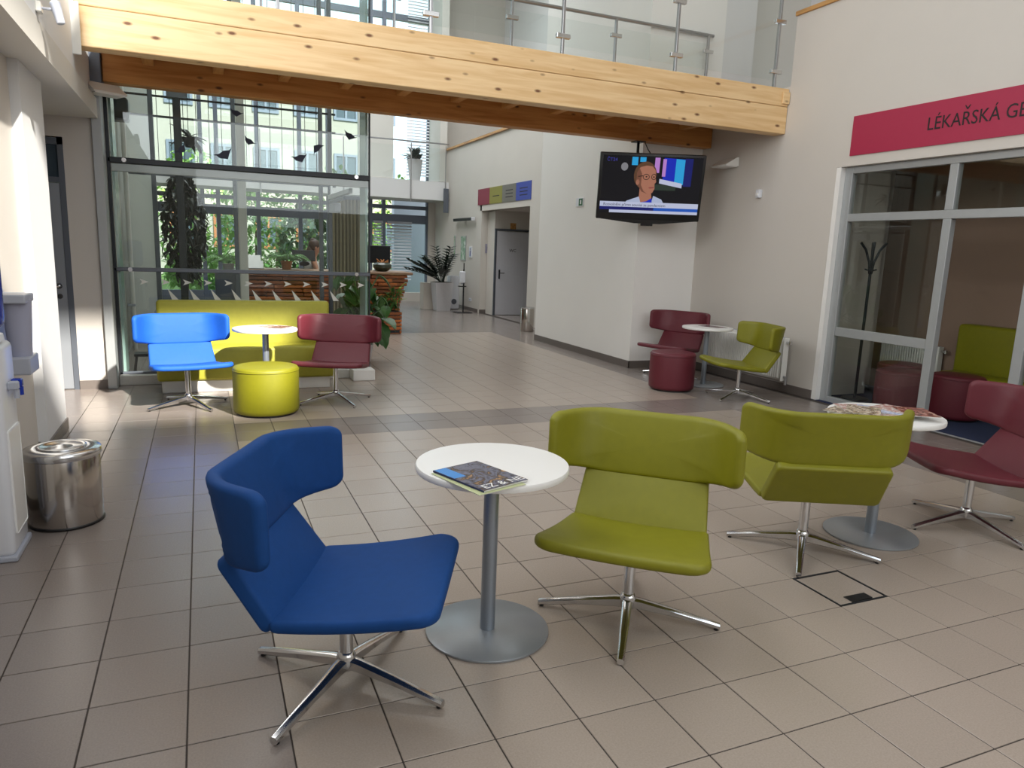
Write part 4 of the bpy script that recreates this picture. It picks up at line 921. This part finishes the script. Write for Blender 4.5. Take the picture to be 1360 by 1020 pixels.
# left wall of the winter garden
struct('wall_garden_left', box(-1.95,-1.75,6.4,18.3,0,9.4), mat('garden_wall_grey', srgb(150,150,142), .7), 'grey wall beside the winter garden')
tag(obj('wall_mirror', box(-1.745,-1.73,7.2,7.9,.25,2.1), mat('mirror_strip', srgb(200,205,200), .1, metal=.9)), 'tall mirror strip on the grey wall behind the glazing', 'mirror')
for i_, yy_ in enumerate((7.0, 8.9)):
    pp = thing('riser_pipe', ['white riser pipe near the mirror on the grey wall behind the glazing','white riser pipe further back on the grey wall'][i_], 'pipe', (-1.68, yy_, 0), 0, 'riser pipes'); obj('pipe', cyl(.03,0,9.3,14), 'whitep', pp, 40)
    for z_ in (.6,2.4,4.2): obj('clip', box(-.065,.03,-.035,.035,z_,z_+.03), 'greyp', pp)
st_ = thing('step_stool', 'small dark step stool behind the glazing at the left', 'stool', (-1.42,6.95,0)); obj('top', bbox(-.12,.12,-.1,.1,.2,.23,.004,1), 'dark', st_); 
for a in (-.1,.1): 
    for b in (-.08,.08): obj('leg', tube([(a*1.3,b*1.3,0),(a,b,.2)],.01,6), 'dark', st_)

# ------------------------------------------------------------------ receptionist
def skin_body(name, label, loc, rz):
    J = {'pel':(0,0,.48,.13),'w':(0,0,.66,.105),'ch':(.03,0,.86,.12),'nk':(.05,0,1.02,.05),'nk2':(.07,0,1.08,.048),'hd':(.09,0,1.16,.088),'hd2':(.09,0,1.24,.09),
         'sl':(.03,.13,.97,.055),'el':(.10,.19,.74,.042),'wl':(.32,.15,.68,.030),'hl':(.40,.14,.69,.03),
         'sr':(.03,-.13,.97,.055),'er':(.10,-.19,.74,.042),'wr':(.32,-.15,.68,.030),'hr':(.40,-.14,.69,.03),
         'hipl':(.05,.09,.46,.085),'kl':(.44,.10,.47,.062),'al':(.46,.10,.09,.042),'tl':(.60,.10,.04,.035),'hipr':(.05,-.09,.46,.085),'kr':(.44,-.10,.47,.062),'ar':(.46,-.10,.09,.042),'tr':(.60,-.10,.04,.035)}
    E = [('pel','w'),('w','ch'),('ch','nk'),('nk','nk2'),('nk2','hd'),('hd','hd2'),('ch','sl'),('sl','el'),('el','wl'),('wl','hl'),('ch','sr'),('sr','er'),('er','wr'),('wr','hr'),
         ('pel','hipl'),('hipl','kl'),('kl','al'),('al','tl'),('pel','hipr'),('hipr','kr'),('kr','ar'),('ar','tr')]
    for sd, w_ in (('l','hl'),('r','hr')):
        sg_ = 1 if sd=='l' else -1; bx_, by_, bz_, _ = J[w_]
        for i, (dy, L) in enumerate(((.022,.055),(.008,.068),(-.007,.062),(-.02,.048))):
            J[f'f{sd}{i}a'] = (bx_+.03,by_+dy*sg_,bz_,.010); J[f'f{sd}{i}b'] = (bx_+.03+L,by_+dy*sg_,bz_-.02,.008); E += [(w_,f'f{sd}{i}a'),(f'f{sd}{i}a',f'f{sd}{i}b')]
        J[f't{sd}a'] = (bx_+.0,by_-.03*sg_,bz_,.011); J[f't{sd}b'] = (bx_+.03,by_-.045*sg_,bz_-.01,.009); E += [(w_,f't{sd}a'),(f't{sd}a',f't{sd}b')]
    ks = list(J); me = bpy.data.meshes.new(name); me.from_pydata([J[k][:3] for k in ks], [(ks.index(a),ks.index(b)) for a,b in E], [])
    me.materials.append(M['skin']); o = bpy.data.objects.new(name, me); COL.objects.link(o); o.location = loc; o.rotation_euler = (0,0,rz)
    md = o.modifiers.new('skin','SKIN'); sv = me.skin_vertices[0].data
    for i,k in enumerate(ks): sv[i].radius = (J[k][3],)*2
    sv[0].use_root = True
    ss = o.modifiers.new('sub','SUBSURF'); ss.levels = 2; ss.render_levels = 2; md.use_smooth_shade = True
    return tag(o, label, 'person')
pw = skin_body('person', 'person in a white sleeveless top seated in profile behind the reception desk', (1.07,11.75,.26), R(-5))
def ellip(c, r, n=14, k=10):
    pr_ = [(max(.001,math.sin(PI*i/k)), -math.cos(PI*i/k)) for i in range(k+1)]; g = lathe(pr_, n)
    return [(c[0]+p[0]*r[0], c[1]+p[1]*r[1], c[2]+p[2]*r[2]) for p in g[0]], g[1]
obj('hair', join(ellip((.055,0,1.235),(.108,.10,.115)), ellip((.03,0,1.33),(.045,.045,.04)), ellip((-.02,0,1.05),(.07,.09,.20))), 'hair', pw, True)
obj('nose', ellip((.185,0,1.185),(.02,.012,.022)), 'skin', pw, True); obj('mouth', ellip((.172,0,1.135),(.008,.022,.007)), mat('lips', srgb(160,80,76), .5), pw, True)
for sd in (-1,1): obj('eye', ellip((.168,.034*sd,1.205),(.010,.014,.008)), 'ink', pw, True); obj('ear', ellip((.08,.088*sd,1.19),(.018,.01,.028)), 'skin', pw, True)
obj('top', lathe([(.135,.44),(.14,.52),(.118,.66),(.138,.84),(.12,.93),(.07,.97)],28,(.012,0)), 'cloth', pw, True)
oc = thing('office_chair', 'dark office chair under the person at the reception desk', 'chair', (1.05,11.75,0)); obj('seat', bbox(-.22,.24,-.22,.22,.56,.615,.02,2), 'black', oc); obj('post', cyl(.03,.08,.56,14), 'dark', oc); obj('backrest', bbox(-.27,-.21,-.2,.2,.68,1.05,.02,2), 'black', oc); obj('back_bar', bbox(-.25,-.22,-.03,.03,.57,.7,.004,1), 'dark', oc)
for i in range(5): obj('leg', tube([(0,0,.1),(.28*math.cos(i*1.257),.28*math.sin(i*1.257),.03)],.018,8), 'dark', oc)

# ------------------------------------------------------------------ outdoors
tag(obj('garden_ground', box(-40,40,18.5,70,-.4,-.15), 'grass'), 'green lawn outside the far windows', 'lawn', None, 'structure')
tag(obj('garden_wall', bbox(4.55,7.5,19.6,19.9,-.2,3.2,.02,1), mat('pale_render', srgb(206,212,226), .8)), 'pale rendered wall just outside the far corridor window', 'wall')
def bush(name, label, c, r, n, m, L=.22, seed=1):
    random.seed(seed); t = thing(name, label, 'bush', (c[0],c[1],-.15)); lg_ = leafgeo(L,L*.55,.2,2); gs = []
    for k in range(n):
        a = random.uniform(0,2*PI); u = random.uniform(-1,1); q = random.uniform(.6,1.0)**.5; s_ = math.sqrt(1-u*u)
        gs.append(xf(lg_, (r[0]*q*s_*math.cos(a), r[1]*q*s_*math.sin(a), r[2]*.95+r[2]*q*u), random.uniform(0,6.28), 0, R(random.uniform(-60,60)), (random.uniform(.7,1.4),)*3))
    f_ = obj('foliage', join(*gs), m, t); f_['kind'] = 'stuff'
    obj('trunk', tube([(0,0,0),(.05,0,r[2])],.06,8), 'bark', t)
lab = ['tall bright bush outside the middle far window','leafy bush outside the window left of the receptionist','yellow green bush outside behind the receptionist','dense garden bush right of the receptionist window','low bush outside the left far window','tall tree crown outside the left far window','broad bush far out on the lawn']
bsp = [((.9,24,0),(1.2,1.0,2.0),900,'leafl'),((2.3,21.3,0),(.95,.9,1.5),800,'leaf'),((3.6,24,0),(1.2,1.1,2.2),900,'leafl'),((6.2,25,0),(1.2,1.1,2.2),700,'leafl'),((-.9,21,0),(.9,.8,.8),600,'leafl'),((-1.0,27.5,0),(1.3,1.2,2.6),800,'leafl'),((2.2,31,0),(1.6,1.4,2.4),900,'leaf')]
for i,(c,r,n,m) in enumerate(bsp): bush('garden_bush', lab[i], c, r, n, m, .26, 20+i)
hb = thing('neighbour_house', 'cream rendered house with orange framed windows beyond the garden', 'house', (-2.5,36,-.2))
obj('wall', box(-9,11,0,6,0,11), 'cream', hb)
for ix in range(-4,6):
    for iz in range(3):
        w_ = obj('window_frame', join(box(-.6,-.48,-.08,.02,0,1.6),box(.48,.6,-.08,.02,0,1.6),box(-.48,.48,-.08,.02,0,.12),box(-.48,.48,-.08,.02,1.48,1.6),box(-.05,.05,-.08,.02,.12,1.48)), 'orangef' if iz == 0 else 'alub', hb, False, (1.9*ix+1.0,0,1.4+3.2*iz)); obj('pane', box(-.48,.48,-.02,-.01,.12,1.48), 'pane', w_)
obj('roof', prism([(-9.4,11),(11.4,11),(11.4,11.4),(-9.4,11.4)],-.4,6.4,'Y'), 'skirt', hb)
